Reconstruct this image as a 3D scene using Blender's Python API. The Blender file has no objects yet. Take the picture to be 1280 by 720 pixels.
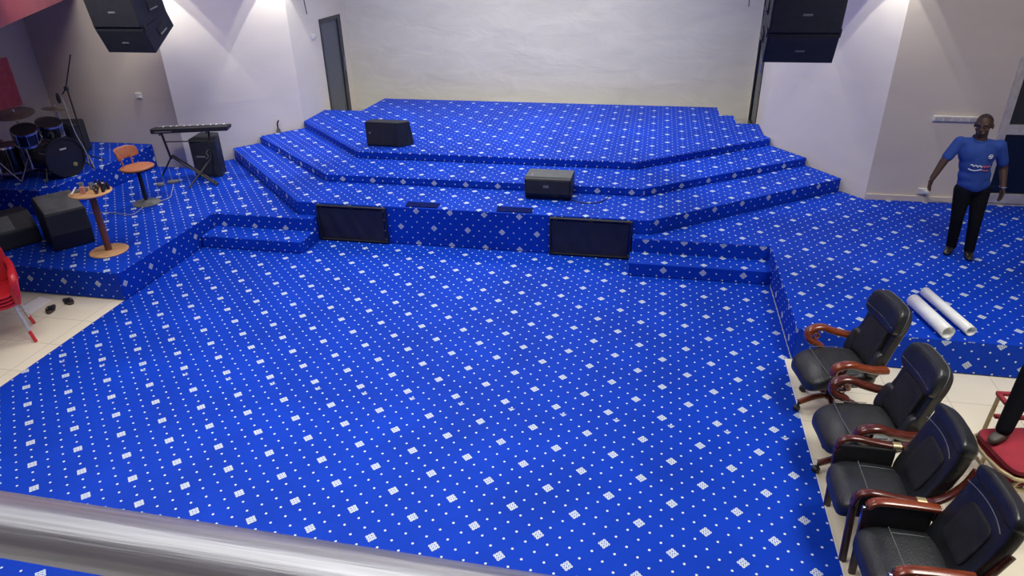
import bpy, bmesh, math, random
from mathutils import Vector, Matrix
random.seed(7)
K = 1.14                      # the whole place is laid out in drawing units, then scaled to metres
C = bpy.context.scene.collection
PI = math.pi
PZ, SZ, AZ, BZ, CZ, DZ = .335, .165, .507, .610, .714, .688   # platform, step, three stage tiers, drum riser

# ---------------------------------------------------------------- materials
def newmat(name):
    m = bpy.data.materials.new(name); m.use_nodes = True
    nt = m.node_tree; b = nt.nodes['Principled BSDF']
    return m, nt, b
def setc(b, col, rough, metal=0, spec=.5, coat=0, sheen=0):
    b.inputs['Base Color'].default_value = (*col, 1)
    b.inputs['Roughness'].default_value = rough
    b.inputs['Metallic'].default_value = metal
    b.inputs['Specular IOR Level'].default_value = spec
    b.inputs['Coat Weight'].default_value = coat
    b.inputs['Coat Roughness'].default_value = .15
    b.inputs['Sheen Weight'].default_value = sheen
def simple(name, col, rough=.5, metal=0, spec=.5, coat=0, var=.15, vscale=12, bump=0, bscale=60, sheen=0, stretch=(1, 1, 1)):
    m, nt, b = newmat(name); setc(b, col, rough, metal, spec, coat, sheen)
    N, L = nt.nodes, nt.links
    tc = N.new('ShaderNodeTexCoord'); mp = N.new('ShaderNodeMapping'); mp.inputs['Scale'].default_value = stretch
    L.new(tc.outputs['Object'], mp.inputs['Vector'])
    n = N.new('ShaderNodeTexNoise'); n.inputs['Scale'].default_value = vscale; n.inputs['Detail'].default_value = 4
    L.new(mp.outputs['Vector'], n.inputs['Vector'])
    r = N.new('ShaderNodeValToRGB')
    r.color_ramp.elements[0].position = .3; r.color_ramp.elements[1].position = .75
    r.color_ramp.elements[0].color = (*[c*(1-var) for c in col], 1); r.color_ramp.elements[1].color = (*[min(1, c*(1+var)) for c in col], 1)
    L.new(n.outputs['Fac'], r.inputs['Fac']); L.new(r.outputs['Color'], b.inputs['Base Color'])
    if bump:
        n2 = N.new('ShaderNodeTexNoise'); n2.inputs['Scale'].default_value = bscale; n2.inputs['Detail'].default_value = 3
        L.new(mp.outputs['Vector'], n2.inputs['Vector'])
        bp = N.new('ShaderNodeBump'); bp.inputs['Strength'].default_value = bump; bp.inputs['Distance'].default_value = .01
        L.new(n2.outputs['Fac'], bp.inputs['Height']); L.new(bp.outputs['Normal'], b.inputs['Normal'])
    return m
class NM:
    def __init__(s, nt): s.N, s.L = nt.nodes, nt.links
    def __call__(s, op, a, b=None, c=None):
        n = s.N.new('ShaderNodeMath'); n.operation = op
        for i, v in enumerate((a, b, c)):
            if v is None: continue
            if isinstance(v, (int, float)): n.inputs[i].default_value = v
            else: s.L.new(v, n.inputs[i])
        return n.outputs[0]
    def mix(s, f, a, b):      # f ? b : a
        return s('ADD', s('MULTIPLY', a, s('SUBTRACT', 1, f)), s('MULTIPLY', b, f))
U = .43
def carpet(name, s0, t0, rot=0, scl=1, seam=False, col=(.0015, .041, .46), dz=0):
    m, nt, b = newmat(name); N, L = nt.nodes, nt.links; M = NM(nt)
    setc(b, col, .60, 0, .12)
    g = N.new('ShaderNodeNewGeometry')
    v = N.new('ShaderNodeVectorMath'); v.operation = 'SCALE'; v.inputs['Scale'].default_value = 1/K
    L.new(g.outputs['Position'], v.inputs[0])
    sp = N.new('ShaderNodeSeparateXYZ'); L.new(v.outputs[0], sp.inputs[0]); x, y, z = sp.outputs
    sn = N.new('ShaderNodeSeparateXYZ'); L.new(g.outputs['True Normal'], sn.inputs[0]); nx, ny, nz = sn.outputs
    top = M('GREATER_THAN', M('ABSOLUTE', nz), .5)
    c = M('SUBTRACT', M('MULTIPLY', y, nx), M('MULTIPLY', x, ny))
    a_t, b_t = x, y
    if seam:
        up = M('GREATER_THAN', y, .207)
        a_t = M('ADD', x, M('MULTIPLY', up, .071)); b_t = M('SUBTRACT', y, M('MULTIPLY', up, .0767))
    if rot or scl != 1:
        cr, sr = math.cos(rot)/scl, math.sin(rot)/scl
        a_t, b_t = M('ADD', M('MULTIPLY', x, cr), M('MULTIPLY', y, sr)), M('SUBTRACT', M('MULTIPLY', y, cr), M('MULTIPLY', x, sr))
    a = M.mix(top, c, a_t); bb = M.mix(top, z, b_t)
    s = M('SUBTRACT', M('DIVIDE', M('ADD', a, bb), U), M('ADD', .40+dz, M('MULTIPLY', top, s0-.40-dz)))
    t = M('SUBTRACT', M('DIVIDE', M('SUBTRACT', a, bb), U), M('ADD', .25-dz, M('MULTIPLY', top, t0-.25+dz)))
    fold = lambda q: M('SUBTRACT', M('FRACT', M('ADD', q, .5)), .5)
    dist = lambda p, q: M('SQRT', M('ADD', M('MULTIPLY', p, p), M('MULTIPLY', q, q)))
    s3, t3 = fold(M('MULTIPLY', s, 3)), fold(M('MULTIPLY', t, 3))
    dot = M('LESS_THAN', dist(s3, t3), .082)
    sf, tf = fold(s), fold(t)
    zone = M('MULTIPLY', M('LESS_THAN', M('ABSOLUTE', sf), .099), M('LESS_THAN', M('ABSOLUTE', tf), .099))
    q1, q2 = fold(M('DIVIDE', sf, .066)), fold(M('DIVIDE', tf, .066))
    d = dist(q1, q2)
    ring = M('MULTIPLY', M('LESS_THAN', d, .50), M('GREATER_THAN', d, .17))
    mask = M('MAXIMUM', M('MULTIPLY', zone, ring), M('MULTIPLY', dot, M('SUBTRACT', 1, zone)))
    n = N.new('ShaderNodeTexNoise'); n.inputs['Scale'].default_value = 1.3; n.inputs['Detail'].default_value = 5
    L.new(g.outputs['Position'], n.inputs['Vector'])
    r = N.new('ShaderNodeValToRGB'); r.color_ramp.elements[0].position = .3; r.color_ramp.elements[1].position = .7
    r.color_ramp.elements[0].color = (*[q*.86 for q in col], 1); r.color_ramp.elements[1].color = (*[q*1.12 for q in col], 1)
    L.new(n.outputs['Fac'], r.inputs['Fac'])
    mx = N.new('ShaderNodeMix'); mx.data_type = 'RGBA'; L.new(mask, mx.inputs['Factor'])
    L.new(r.outputs['Color'], mx.inputs['A']); mx.inputs['B'].default_value = (.60, .69, .72, 1)
    L.new(mx.outputs['Result'], b.inputs['Base Color'])
    n2 = N.new('ShaderNodeTexNoise'); n2.inputs['Scale'].default_value = 2.2; n2.inputs['Detail'].default_value = 3
    L.new(g.outputs['Position'], n2.inputs['Vector'])
    bp = N.new('ShaderNodeBump'); bp.inputs['Strength'].default_value = .35; bp.inputs['Distance'].default_value = .03
    L.new(n2.outputs['Fac'], bp.inputs['Height']); L.new(bp.outputs['Normal'], b.inputs['Normal'])
    return m
def tile_mat():
    m, nt, b = newmat('cream_tile'); N, L = nt.nodes, nt.links
    setc(b, (.72, .66, .52), .22, 0, .5)
    g = N.new('ShaderNodeNewGeometry')
    br = N.new('ShaderNodeTexBrick'); br.offset = 0; br.inputs['Scale'].default_value = 1
    br.inputs['Brick Width'].default_value = .52; br.inputs['Row Height'].default_value = .52
    br.inputs['Mortar Size'].default_value = .003; br.inputs['Mortar Smooth'].default_value = .2
    br.inputs['Color1'].default_value = (.80, .745, .60, 1); br.inputs['Color2'].default_value = (.77, .715, .57, 1); br.inputs['Mortar'].default_value = (.42, .38, .30, 1)
    L.new(g.outputs['Position'], br.inputs['Vector']); L.new(br.outputs['Color'], b.inputs['Base Color'])
    return m
def wall_mat(name, col, bump=.25, scale=2.2, var=.05):
    m, nt, b = newmat(name); N, L = nt.nodes, nt.links; setc(b, col, .75, 0, .25)
    g = N.new('ShaderNodeNewGeometry')
    mp = N.new('ShaderNodeMapping'); mp.inputs['Scale'].default_value = (.7, .7, 1.6); L.new(g.outputs['Position'], mp.inputs['Vector'])
    n = N.new('ShaderNodeTexNoise'); n.inputs['Scale'].default_value = scale; n.inputs['Detail'].default_value = 6; n.inputs['Distortion'].default_value = .6
    L.new(mp.outputs['Vector'], n.inputs['Vector'])
    r = N.new('ShaderNodeValToRGB'); r.color_ramp.elements[0].position = .3; r.color_ramp.elements[1].position = .7
    r.color_ramp.elements[0].color = (*[q*(1-var) for q in col], 1); r.color_ramp.elements[1].color = (*[min(1, q*(1+var)) for q in col], 1)
    L.new(n.outputs['Fac'], r.inputs['Fac']); L.new(r.outputs['Color'], b.inputs['Base Color'])
    bp = N.new('ShaderNodeBump'); bp.inputs['Strength'].default_value = bump; bp.inputs['Distance'].default_value = .05
    L.new(n.outputs['Fac'], bp.inputs['Height']); L.new(bp.outputs['Normal'], b.inputs['Normal'])
    return m
M_floorc = carpet('carpet_floor', 0, 0, seam=True)
M_platR = carpet('carpet_right', .06, -.38, dz=.15)
M_platL = carpet('carpet_left', .17, .31, rot=math.radians(-6), scl=1.07, dz=.36)
M_tierA = carpet('carpet_tier_a', -.12, .45)
M_tierB = carpet('carpet_tier_b', -.37, 0, dz=.205)
M_tierC = carpet('carpet_tier_c', -.1, -.25, dz=.225)
M_drumc = carpet('carpet_drum', .3, .1, rot=math.radians(-6), scl=1.07)
M_tile = tile_mat()
M_wall = wall_mat('wall_plaster', (.78, .74, .64), .12, 1.6, .03)
M_wallL = wall_mat('wall_grey', (.66, .60, .52), .1, 1.2, .04)
M_wallB = wall_mat('wall_back_plaster', (.74, .735, .635), .45, 1.8, .06)
M_red = simple('red_paint', (.40, .070, .085), .55, vscale=3)
M_leather = simple('black_leather', (.014, .016, .019), .36, spec=.6, bump=.25, bscale=90, var=.3)
M_leather2 = simple('black_leather_fabric', (.017, .018, .021), .6, spec=.4, bump=.3, bscale=140, var=.3)
M_seam = simple('leather_seam', (.11, .115, .12), .5)
M_wood = simple('cherry_wood', (.20, .040, .014), .24, coat=.6, var=.4, vscale=9, stretch=(1, 6, 6))
M_wood2 = simple('mahogany_wood', (.085, .016, .010), .25, coat=.6, var=.4, vscale=9, stretch=(1, 6, 6))
M_woodd = simple('dark_wood_leg', (.035, .012, .012), .35, coat=.3, var=.3)
M_chrome = simple('chrome', (.75, .76, .78), .18, 1, var=.05)
M_steel = simple('brushed_steel', (.78, .78, .78), .42, 1, var=.16, vscale=14, stretch=(.3, 12, 12), bump=.12, bscale=14)
M_black = simple('black_plastic', (.012, .013, .018), .5, var=.2)
M_box = simple('black_cabinet_paint', (.013, .016, .026), .55, var=.2, bump=.15, bscale=200)
M_grille = simple('black_grille', (.013, .016, .026), .6, var=.3, bump=.6, bscale=400)
M_greytop = simple('grey_cabinet_top', (.085, .098, .105), .45, var=.2)
M_greycloth = simple('grey_worn_vinyl', (.12, .128, .135), .6, var=.3, vscale=6)
M_logo = simple('logo_grey', (.16, .16, .18), .5)
M_orange = simple('orange_plywood', (.40, .14, .065), .45, var=.2, stretch=(1, 5, 1))
M_tabletop = simple('pale_birch', (.62, .36, .17), .45, var=.2)
M_pole = simple('brown_painted_post', (.17, .055, .035), .45)
M_navy = simple('navy_drum_wrap', (.005, .007, .018), .22, coat=.4)
M_head = simple('dark_drum_head', (.016, .017, .022), .35)
M_cymbal = simple('worn_bronze', (.34, .30, .23), .42, .75, vscale=20)
M_paper = simple('white_paper', (.82, .82, .84), .6, var=.03)
M_vinyl = simple('white_vinyl_roll', (.86, .89, .88), .35, var=.04)
M_redpl = simple('red_plastic', (.62, .022, .035), .35, var=.1)
M_redvel = simple('red_velvet', (.27, .006, .022), .8, sheen=.15, bump=.3, bscale=200)
M_gold = simple('brass_painted_tube', (.52, .43, .24), .35, .55)
M_skin = simple('dark_skin', (.055, .028, .019), .62, var=.15, vscale=25)
M_hair = simple('short_black_hair', (.022, .014, .011), .8)
M_shirt = simple('royal_blue_shirt', (.012, .052, .28), .8, var=.15, vscale=14, bump=.5, bscale=14)
M_trouser = simple('black_trousers', (.004, .0045, .008), .9, spec=.15, bump=.4, bscale=20)
M_shoe = simple('black_shoe', (.012, .011, .011), .35)
M_white = simple('white_plastic', (.72, .72, .70), .4, var=.03)
M_whitep = simple('white_print', (.62, .66, .75), .6)
M_redp = simple('red_print', (.55, .12, .16), .6)
M_alu = simple('aluminium_frame', (.62, .60, .57), .4, .4)
M_darkfr = simple('dark_door_frame', (.030, .033, .042), .35)
M_panel = simple('dark_panel_cloth', (.016, .016, .030), .45, var=.3, vscale=5)
M_cable = simple('grey_cable', (.35, .36, .42), .6)
M_pink = simple('pink_card', (.70, .30, .26), .6)
M_amber = simple('dark_bottle_glass', (.045, .012, .008), .12, coat=1)
M_legm = simple('grey_metal_leg', (.55, .55, .60), .4, .3)
M_brown = simple('brown_rubber', (.05, .042, .035), .6)
M_eye = simple('eye_white', (.13, .11, .10), .5)
M_slab = simple('balcony_concrete', (.45, .44, .42), .8)
def glass_mat(name, col, rough=.08):
    m, nt, b = newmat(name); setc(b, col, rough, 0, .6)
    N, L = nt.nodes, nt.links
    tr = N.new('ShaderNodeBsdfTransparent'); tr.inputs['Color'].default_value = (.35, .40, .48, 1)
    mx = N.new('ShaderNodeMixShader'); mx.inputs[0].default_value = .72
    L.new(tr.outputs[0], mx.inputs[1]); L.new(b.outputs[0], mx.inputs[2])
    L.new(mx.outputs[0], N['Material Output'].inputs['Surface'])
    return m
M_glass = glass_mat('door_glass', (.14, .16, .20))
M_glassd = glass_mat('dark_door_glass', (.012, .02, .045))

# ---------------------------------------------------------------- object helpers
def tag(o, label, cat, group=None):
    o['label'] = label; o['category'] = cat
    if group: o['group'] = group
    return o
def thing(name, label, cat, loc=(0, 0, 0), rz=0, group=None):
    o = bpy.data.objects.new(name, None); C.objects.link(o); o.empty_display_size = .1
    o.location = loc; o.rotation_euler = (0, 0, rz)
    return tag(o, label, cat, group)
def obj(name, bm, mat, parent=None, smooth=True, bevel=0, seg=2, angle=35):
    me = bpy.data.meshes.new(name)
    bmesh.ops.recalc_face_normals(bm, faces=bm.faces)
    bm.to_mesh(me); bm.free()
    o = bpy.data.objects.new(name, me); C.objects.link(o)
    if isinstance(mat, (list, tuple)):
        for q in mat: me.materials.append(q)
    else: me.materials.append(mat)
    if smooth:
        for p in me.polygons: p.use_smooth = True
        try: me.set_sharp_from_angle(angle=math.radians(angle))
        except Exception: pass
    if bevel:
        md = o.modifiers.new('Bevel', 'BEVEL'); md.width = bevel; md.segments = seg; md.limit_method = 'ANGLE'; md.angle_limit = math.radians(30)
        md.harden_normals = False
    if parent is not None: o.parent = parent
    return o
def struct(name, bm, mat, smooth=False, parent=None, bevel=0):
    o = obj(name, bm, mat, parent, smooth, bevel)
    if parent is None: o['kind'] = 'structure'
    return o
def dup(root, loc, rz, label, group=None, name=None):
    r = root.copy(); C.objects.link(r); r.location = loc; r.rotation_euler = (0, 0, rz); r['label'] = label
    if group: r['group'] = group
    for ch in list(root.children):
        c = ch.copy(); C.objects.link(c); c.parent = r
        for g in list(ch.children):
            d = g.copy(); C.objects.link(d); d.parent = c
    return r
BM = bmesh.new
def box(bm, x0, x1, y0, y1, z0, z1, fn=None):
    vs = [bm.verts.new(fn(Vector(p)) if fn else p) for p in ((x0,y0,z0),(x1,y0,z0),(x1,y1,z0),(x0,y1,z0),(x0,y0,z1),(x1,y0,z1),(x1,y1,z1),(x0,y1,z1))]
    for f in ((0,3,2,1),(4,5,6,7),(0,1,5,4),(1,2,6,5),(2,3,7,6),(3,0,4,7)): bm.faces.new([vs[i] for i in f])
    return bm
def prism(bm, pts, z0, z1, top=True):
    n = len(pts)
    a = [bm.verts.new((p[0], p[1], z0)) for p in pts]; b = [bm.verts.new((p[0], p[1], z1)) for p in pts]
    bm.faces.new(a[::-1]); bm.faces.new(b)
    for i in range(n): bm.faces.new((a[i], a[(i+1) % n], b[(i+1) % n], b[i]))
    return bm
def xprism(bm, yz, x0, x1):
    n = len(yz)
    a = [bm.verts.new((x0, p[0], p[1])) for p in yz]; b = [bm.verts.new((x1, p[0], p[1])) for p in yz]
    bm.faces.new(a); bm.faces.new(b[::-1])
    for i in range(n): bm.faces.new((a[i], b[i], b[(i+1) % n], a[(i+1) % n]))
    return bm
def cr(pts, n=6):
    P = [Vector(p) for p in pts]; out = []
    Q = [P[0]*2-P[1]] + P + [P[-1]*2-P[-2]]
    for i in range(1, len(Q)-2):
        for k in range(n):
            t = k/n; a, b, c, d = Q[i-1], Q[i], Q[i+1], Q[i+2]
            out.append(.5*((2*b)+(c-a)*t+(2*a-5*b+4*c-d)*t*t+(3*b-a-3*c+d)*t**3))
    out.append(P[-1]); return out
def tube(bm, pts, r, n=10, caps=True, r2=None, flat=None, side=None, e=1.0):
    """sweep an elliptical section along pts; flat=(half width along side, half thickness); side = fixed side axis"""
    P = [Vector(p) for p in pts]; rings = []
    prev = None
    for i, p in enumerate(P):
        d = (P[min(i+1, len(P)-1)] - P[max(i-1, 0)]).normalized()
        if side is not None: s = Vector(side); s = (s - d*s.dot(d)).normalized()
        else:
            if prev is None: s = d.orthogonal().normalized()
            else: s = (prev - d*prev.dot(d)).normalized()
            prev = s
        u = d.cross(s)
        rr = r if r2 is None else r + (r2-r)*i/(len(P)-1)
        a, b = (rr, rr) if flat is None else flat
        ring = []
        for k in range(n):
            t = 2*PI*(k+.5)/n; cx, sy = math.cos(t), math.sin(t)
            cx = math.copysign(abs(cx)**e, cx); sy = math.copysign(abs(sy)**e, sy)
            ring.append(bm.verts.new(p + s*a*cx + u*b*sy))
        rings.append(ring)
    for A, B in zip(rings, rings[1:]):
        for k in range(n): bm.faces.new((A[k], A[(k+1) % n], B[(k+1) % n], B[k]))
    if caps: bm.faces.new(rings[0][::-1]); bm.faces.new(rings[-1])
    return bm
def lathe(bm, prof, n=32, M=None):
    """prof list of (r,z)"""
    rings = []
    for r, z in prof:
        if r < 1e-5: rings.append([bm.verts.new((M @ Vector((0,0,z))) if M else (0,0,z))])
        else: rings.append([bm.verts.new((M @ Vector((r*math.cos(2*PI*k/n), r*math.sin(2*PI*k/n), z))) if M else (r*math.cos(2*PI*k/n), r*math.sin(2*PI*k/n), z)) for k in range(n)])
    for A, B in zip(rings, rings[1:]):
        if len(A) == 1 and len(B) == 1: continue
        for k in range(n):
            if len(A) == 1: bm.faces.new((A[0], B[k], B[(k+1) % n]))
            elif len(B) == 1: bm.faces.new((A[k], A[(k+1) % n], B[0]))
            else: bm.faces.new((A[k], A[(k+1) % n], B[(k+1) % n], B[k]))
    return bm
def sell(bm, c, s, e1=.5, e2=.5, nu=36, nv=18, fn=None):
    """super-ellipsoid: soft boxes, cushions"""
    c = Vector(c)
    pw = lambda v, e: math.copysign(abs(v)**e, v)
    rings = []
    for j in range(nv+1):
        ph = -PI/2 + PI*j/nv
        if j in (0, nv): pts = [Vector((0, 0, s[2]*math.copysign(1, ph)))]
        else: pts = [Vector((s[0]*pw(math.cos(ph), e1)*pw(math.cos(2*PI*i/nu), e2), s[1]*pw(math.cos(ph), e1)*pw(math.sin(2*PI*i/nu), e2), s[2]*pw(math.sin(ph), e1))) for i in range(nu)]
        rings.append([bm.verts.new(fn(p+c) if fn else p+c) for p in pts])
    for A, B in zip(rings, rings[1:]):
        for k in range(nu):
            if len(A) == 1: bm.faces.new((A[0], B[(k+1) % nu], B[k]))
            elif len(B) == 1: bm.faces.new((A[k], A[(k+1) % nu], B[0]))
            else: bm.faces.new((A[k], A[(k+1) % nu], B[(k+1) % nu], B[k]))
    return bm
def align(a, b):
    a, b = Vector(a), Vector(b); d = b-a
    return Matrix.Translation(a) @ d.to_track_quat('Z', 'Y').to_matrix().to_4x4(), d.length

# ---------------------------------------------------------------- the setting
H = 4.7
bm = box(BM(), -9, 11, -7, 10.5, -.12, 0); struct('floor', bm, M_tile)
fc = obj('floor_carpet', prism(BM(), [(-2.60, -3.6), (4.24, -3.6), (4.24, 1.36), (4.298, 1.36), (4.298, 3.4), (-2.60, 3.4)], 0, .006), M_floorc, smooth=False)
tag(fc, 'blue carpet with white medallions and dots laid over the main floor', 'carpet')
ed = obj('carpet_edge_strip', box(BM(), 4.24, 4.252, -3.6, 1.33, 0, .008), M_white, smooth=False)
tag(ed, 'thin white strip along the right edge of the floor carpet by the armchairs', 'edge strip')
def wallseg(name, pts, z0, z1, mat, th=.12):
    """polyline wall, thickness to the outside (left of travel)"""
    P = [Vector((x, y)) for x, y in pts]; out = []
    for i, p in enumerate(P):
        ds = []
        if i > 0: ds.append((p-P[i-1]).normalized())
        if i < len(P)-1: ds.append((P[i+1]-p).normalized())
        n = sum((Vector((-d.y, d.x)) for d in ds), Vector((0, 0))).normalized()
        out.append(p + n*th/max(.3, n.dot(Vector((-ds[0].y, ds[0].x)))))
    return struct(name, prism(BM(), [tuple(q) for q in P] + [tuple(q) for q in reversed(out)], z0, z1), mat)
wallseg('wall_left', [(-6.2, -6.8), (-6.2, 4.87)], 0, H, M_wallL)
wallseg('wall_left_alcove', [(-6.2, 4.87), (-4.07, 4.87)], 0, H, M_wallL)
wallseg('wall_left_splay', [(-4.07, 4.87), (-2.84, 6.40)], 0, H, M_wall)
# wall beside the stage with the glass door opening
bm = BM(); box(bm, -2.96, -2.84, 6.40, 7.47, 0, H); box(bm, -2.96, -2.84, 8.34, 8.72, 0, H); box(bm, -2.96, -2.84, 7.47, 8.34, 2.19, H); box(bm, -2.96, -2.84, 7.47, 8.34, 0, .40)
struct('wall_stage_left', bm, M_wall)
struct('wall_back', box(BM(), -2.9, 4.7, 8.62, 8.75, 0, H), M_wallB)
bm = BM(); box(bm, 4.57, 4.69, 6.40, 7.47, 0, H); box(bm, 4.57, 4.69, 8.34, 8.72, 0, H); box(bm, 4.57, 4.69, 7.47, 8.34, 2.6, H); box(bm, 4.57, 4.69, 7.47, 8.34, 0, .40)
struct('wall_stage_right', bm, M_wall)
wallseg('wall_right_splay', [(4.57, 6.40), (5.67, 4.87)], 0, H, M_wall)
bm = BM(); box(bm, 5.67, 6.98, 4.87, 4.99, 0, H); box(bm, 8.0, 9.2, 4.87, 4.99, 0, H); box(bm, 6.98, 8.0, 4.87, 4.99, 2.12, H); box(bm, 6.98, 8.0, 4.87, 4.99, 0, .36)
struct('wall_right_alcove', bm, M_wallL)
wallseg('wall_right', [(9.2, 4.87), (9.2, -6.8)], 0, H, M_wallL)
wallseg('wall_rear', [(9.2, -6.8), (-6.2, -6.8)], 0, H, M_wall)
struct('ceiling', box(BM(), -6.4, 9.4, -6.9, 8.8, H, H+.1), M_wall)
struct('baseboard_right', box(BM(), 5.68, 6.96, 4.845, 4.87, PZ, PZ+.07), M_wallL)
bm = BM(); prism(bm, [(4.66, 6.27), (5.655, 4.89), (5.64, 4.86), (4.64, 6.25)], PZ, PZ+.06)
# red gallery fascia, upper left
bm = prism(BM(), [(-2.86, 1.10), (-4.77, 4.16), (-5.20, 4.85), (-6.18, 4.85), (-6.18, -6), (-2.86, -6)], 2.80, 3.5)
struct('trim_1', bm, M_red)
bm = BM(); box(bm, -6.195, -6.17, 3.6, 4.36, 1.36, 2.03)
b = obj('wall_banner', bm, simple('rose_banner', (.62, .10, .13), .6), bevel=.006); tag(b, 'red rectangular banner on the left wall above the drums', 'banner')

# stage doors
def door(name, x, facing, y0, y1, z0, z1, frame_m, glass_m):
    d = bpy.data.objects.new(name, None); C.objects.link(d); d.location = (x, (y0+y1)/2, z0); d['kind'] = 'structure'
    w = (y1-y0)/2; h = z1-z0; bm = BM()
    box(bm, -.05, .015, -w, -w+.05, 0, h); box(bm, -.05, .015, w-.14, w, 0, h); box(bm, -.05, .015, -w+.05, w-.14, h-.07, h); box(bm, -.05, .015, -w+.05, w-.14, 0, .08)
    f = obj('door_frame', bm, frame_m, d, smooth=False, bevel=.004); 
    g = obj('door_pane', box(BM(), -.02, -.008, -w+.05, w-.14, .08, h-.07), glass_m, d, smooth=False)
    tube(bm := BM(), [(.03, w-.10, h*.45), (.03, w-.10, h*.6)], .008); tube(bm, [(.0, w-.10, h*.46), (.03, w-.10, h*.46)], .006); tube(bm, [(.0, w-.10, h*.59), (.03, w-.10, h*.59)], .006)
    obj('door_handle', bm, M_chrome, d)
    if facing < 0: d.rotation_euler = (0, 0, PI); 
    return d
door('door_1', -2.84, 1, 7.47, 8.34, .40, 2.19, M_darkfr, M_glass)
door('door_2', 4.57, -1, 7.47, 8.34, .40, 2.6, M_darkfr, M_glassd)
struct('wall_lobby_left', box(BM(), -4.6, -4.5, 6.4, 9.4, 0, 3), M_wallB)
struct('wall_lobby_right', box(BM(), 5.9, 6.0, 6.4, 9.4, 0, 3), M_wallL)
# right glass door with pale aluminium frame
d = bpy.data.objects.new('door_3', None); C.objects.link(d); d.location = (7.49, 4.87, .36); d['kind'] = 'structure'
bm = BM(); box(bm, -.51, -.42, -.02, .06, 0, 1.76); box(bm, .42, .51, -.02, .06, 0, 1.76); box(bm, -.42, .42, -.02, .06, 1.67, 1.76); box(bm, -.42, .42, -.02, .06, 0, .12); box(bm, -.42, .42, -.015, .055, .86, .98)
obj('door_frame', bm, M_alu, d, smooth=False, bevel=.004)
obj('door_pane', box(BM(), -.42, .42, .015, .025, .98, 1.67), M_glassd, d, smooth=False); obj('door_pane', box(BM(), -.42, .42, .015, .025, .12, .86), M_glassd, d, smooth=False)
tube(bm := BM(), [(.38, -.03, .85), (.38, -.03, 1.0)], .008); obj('door_handle', bm, M_darkfr, d)
struct('wall_lobby_behind_door', box(BM(), 6.3, 9.2, 7.0, 7.1, 0, 3), M_wallL)
o = obj('lobby_carpet', box(BM(), 6.1, 9.2, 5.0, 7.0, .02, PZ-.01), M_platR, smooth=False); tag(o, 'blue carpet seen through the glass door behind the man', 'carpet')

# ---------------------------------------------------------------- platforms and stage
def plat(name, pts, z0, z1, mat, label, cat):
    o = obj(name, prism(BM(), pts, z0, z1), mat, smooth=False, bevel=.012, seg=3); return tag(o, label, cat)
plat('side_platform', [(4.30, 1.35), (9.18, 1.35), (9.18, 4.86), (5.66, 4.86), (5.435, 5.135), (2.978, 3.272), (2.78, 3.272), (2.78, 3.14), (4.30, 3.14)], .007, PZ, M_platR, 'blue carpeted side platform on the right where the man stands', 'platform')
plat('carpeted_step', [(2.76, 2.83), (4.32, 2.83), (4.32, 3.139), (2.76, 3.139)], .007, SZ, M_platR, 'blue carpeted step up to the right side platform', 'step')
plat('side_platform', [(-6.19, 1.37), (-2.58, 1.37), (-2.58, 3.15), (-1.19, 3.15), (-1.19, 3.272), (-1.448, 3.272), (-3.612, 5.39), (-4.06, 4.86), (-6.19, 4.86)], .007, PZ, M_platL, 'blue carpeted side platform on the left under keyboard and bar stool', 'platform')
plat('carpeted_step', [(-2.565, 2.80), (-1.21, 2.80), (-1.19, 3.149), (-2.565, 3.149)], .007, SZ, M_platL, 'blue carpeted step up to the left side platform', 'step')
plat('drum_riser', [(-6.19, 2.66), (-4.70, 2.74), (-4.58, 2.95), (-4.60, 4.86), (-6.19, 4.86)], PZ+.001, DZ, M_drumc, 'blue carpeted riser in the left corner carrying the drum kit', 'platform')
# tier A with two recessed panels in its front
bm = BM()
A_pts = [(-1.44, 3.28), (2.97, 3.28), (5.42, 5.14), (4.60, 6.34), (4.5, 7.0), (-2.7, 7.0), (-2.80, 6.36), (-3.60, 5.40)]
prism(bm, A_pts, .008, AZ)
tA = obj('stage_tier', bm, M_tierA, smooth=False, bevel=.012, seg=3); tag(tA, 'lowest blue carpeted stage tier with two black panels in its front', 'stage tier')
plat('stage_tier', [(-1.40, 4.07), (2.87, 4.07), (5.06, 5.67), (4.60, 6.32), (4.5, 7.0), (-2.7, 7.0), (-2.80, 6.36), (-3.32, 5.76)], AZ+.001, BZ, M_tierB, 'middle blue carpeted stage tier between the lowest and the top one', 'stage tier')
plat('stage_tier', [(-1.24, 4.83), (2.74, 4.83), (4.64, 6.25), (4.56, 6.42), (4.56, 7.07), (4.22, 7.07), (4.22, 7.58), (4.0, 7.58), (4.0, 8.14), (-2.08, 8.2), (-2.13, 7.2), (-2.83, 7.2), (-2.83, 6.38)], BZ+.001, CZ, M_tierC, 'highest blue carpeted stage tier reaching the back wall', 'stage tier')
struct('trim_2', prism(BM(), [(-2.8, 6.9), (4.5, 6.9), (4.5, 8.6), (-2.8, 8.6)], .01, .40), M_slab)
for i, (x0, x1, lab) in enumerate(((-1.165, -.25, 'black cloth panel in a dark frame, left one in the stage front'), (1.80, 2.77, 'black cloth panel in a dark frame, right one in the stage front'))):
    t = thing('stage_front_panel', lab, 'panel', ((x0+x1)/2, 3.266, .02)); w = (x1-x0)/2; h = .468
    bm = BM(); box(bm, -w, w, -.03, .012, 0, .018); box(bm, -w, w, -.03, .012, h-.018, h); box(bm, -w, -w+.018, -.03, .012, .018, h-.018); box(bm, w-.018, w, -.03, .012, .018, h-.018)
    obj('frame', bm, M_black, t, smooth=False, bevel=.004)
    bm = BM(); n = 24
    g = [[bm.verts.new((-w+.018+(2*w-.056)*a/n, -.008+.006*math.sin(a*1.1+b*.8), .018+(h-.056)*b/8)) for b in range(9)] for a in range(n+1)]
    for a in range(n):
        for b in range(8): bm.faces.new((g[a][b], g[a+1][b], g[a+1][b+1], g[a][b+1]))
    obj('cloth_screen', bm, M_panel, t)
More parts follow.
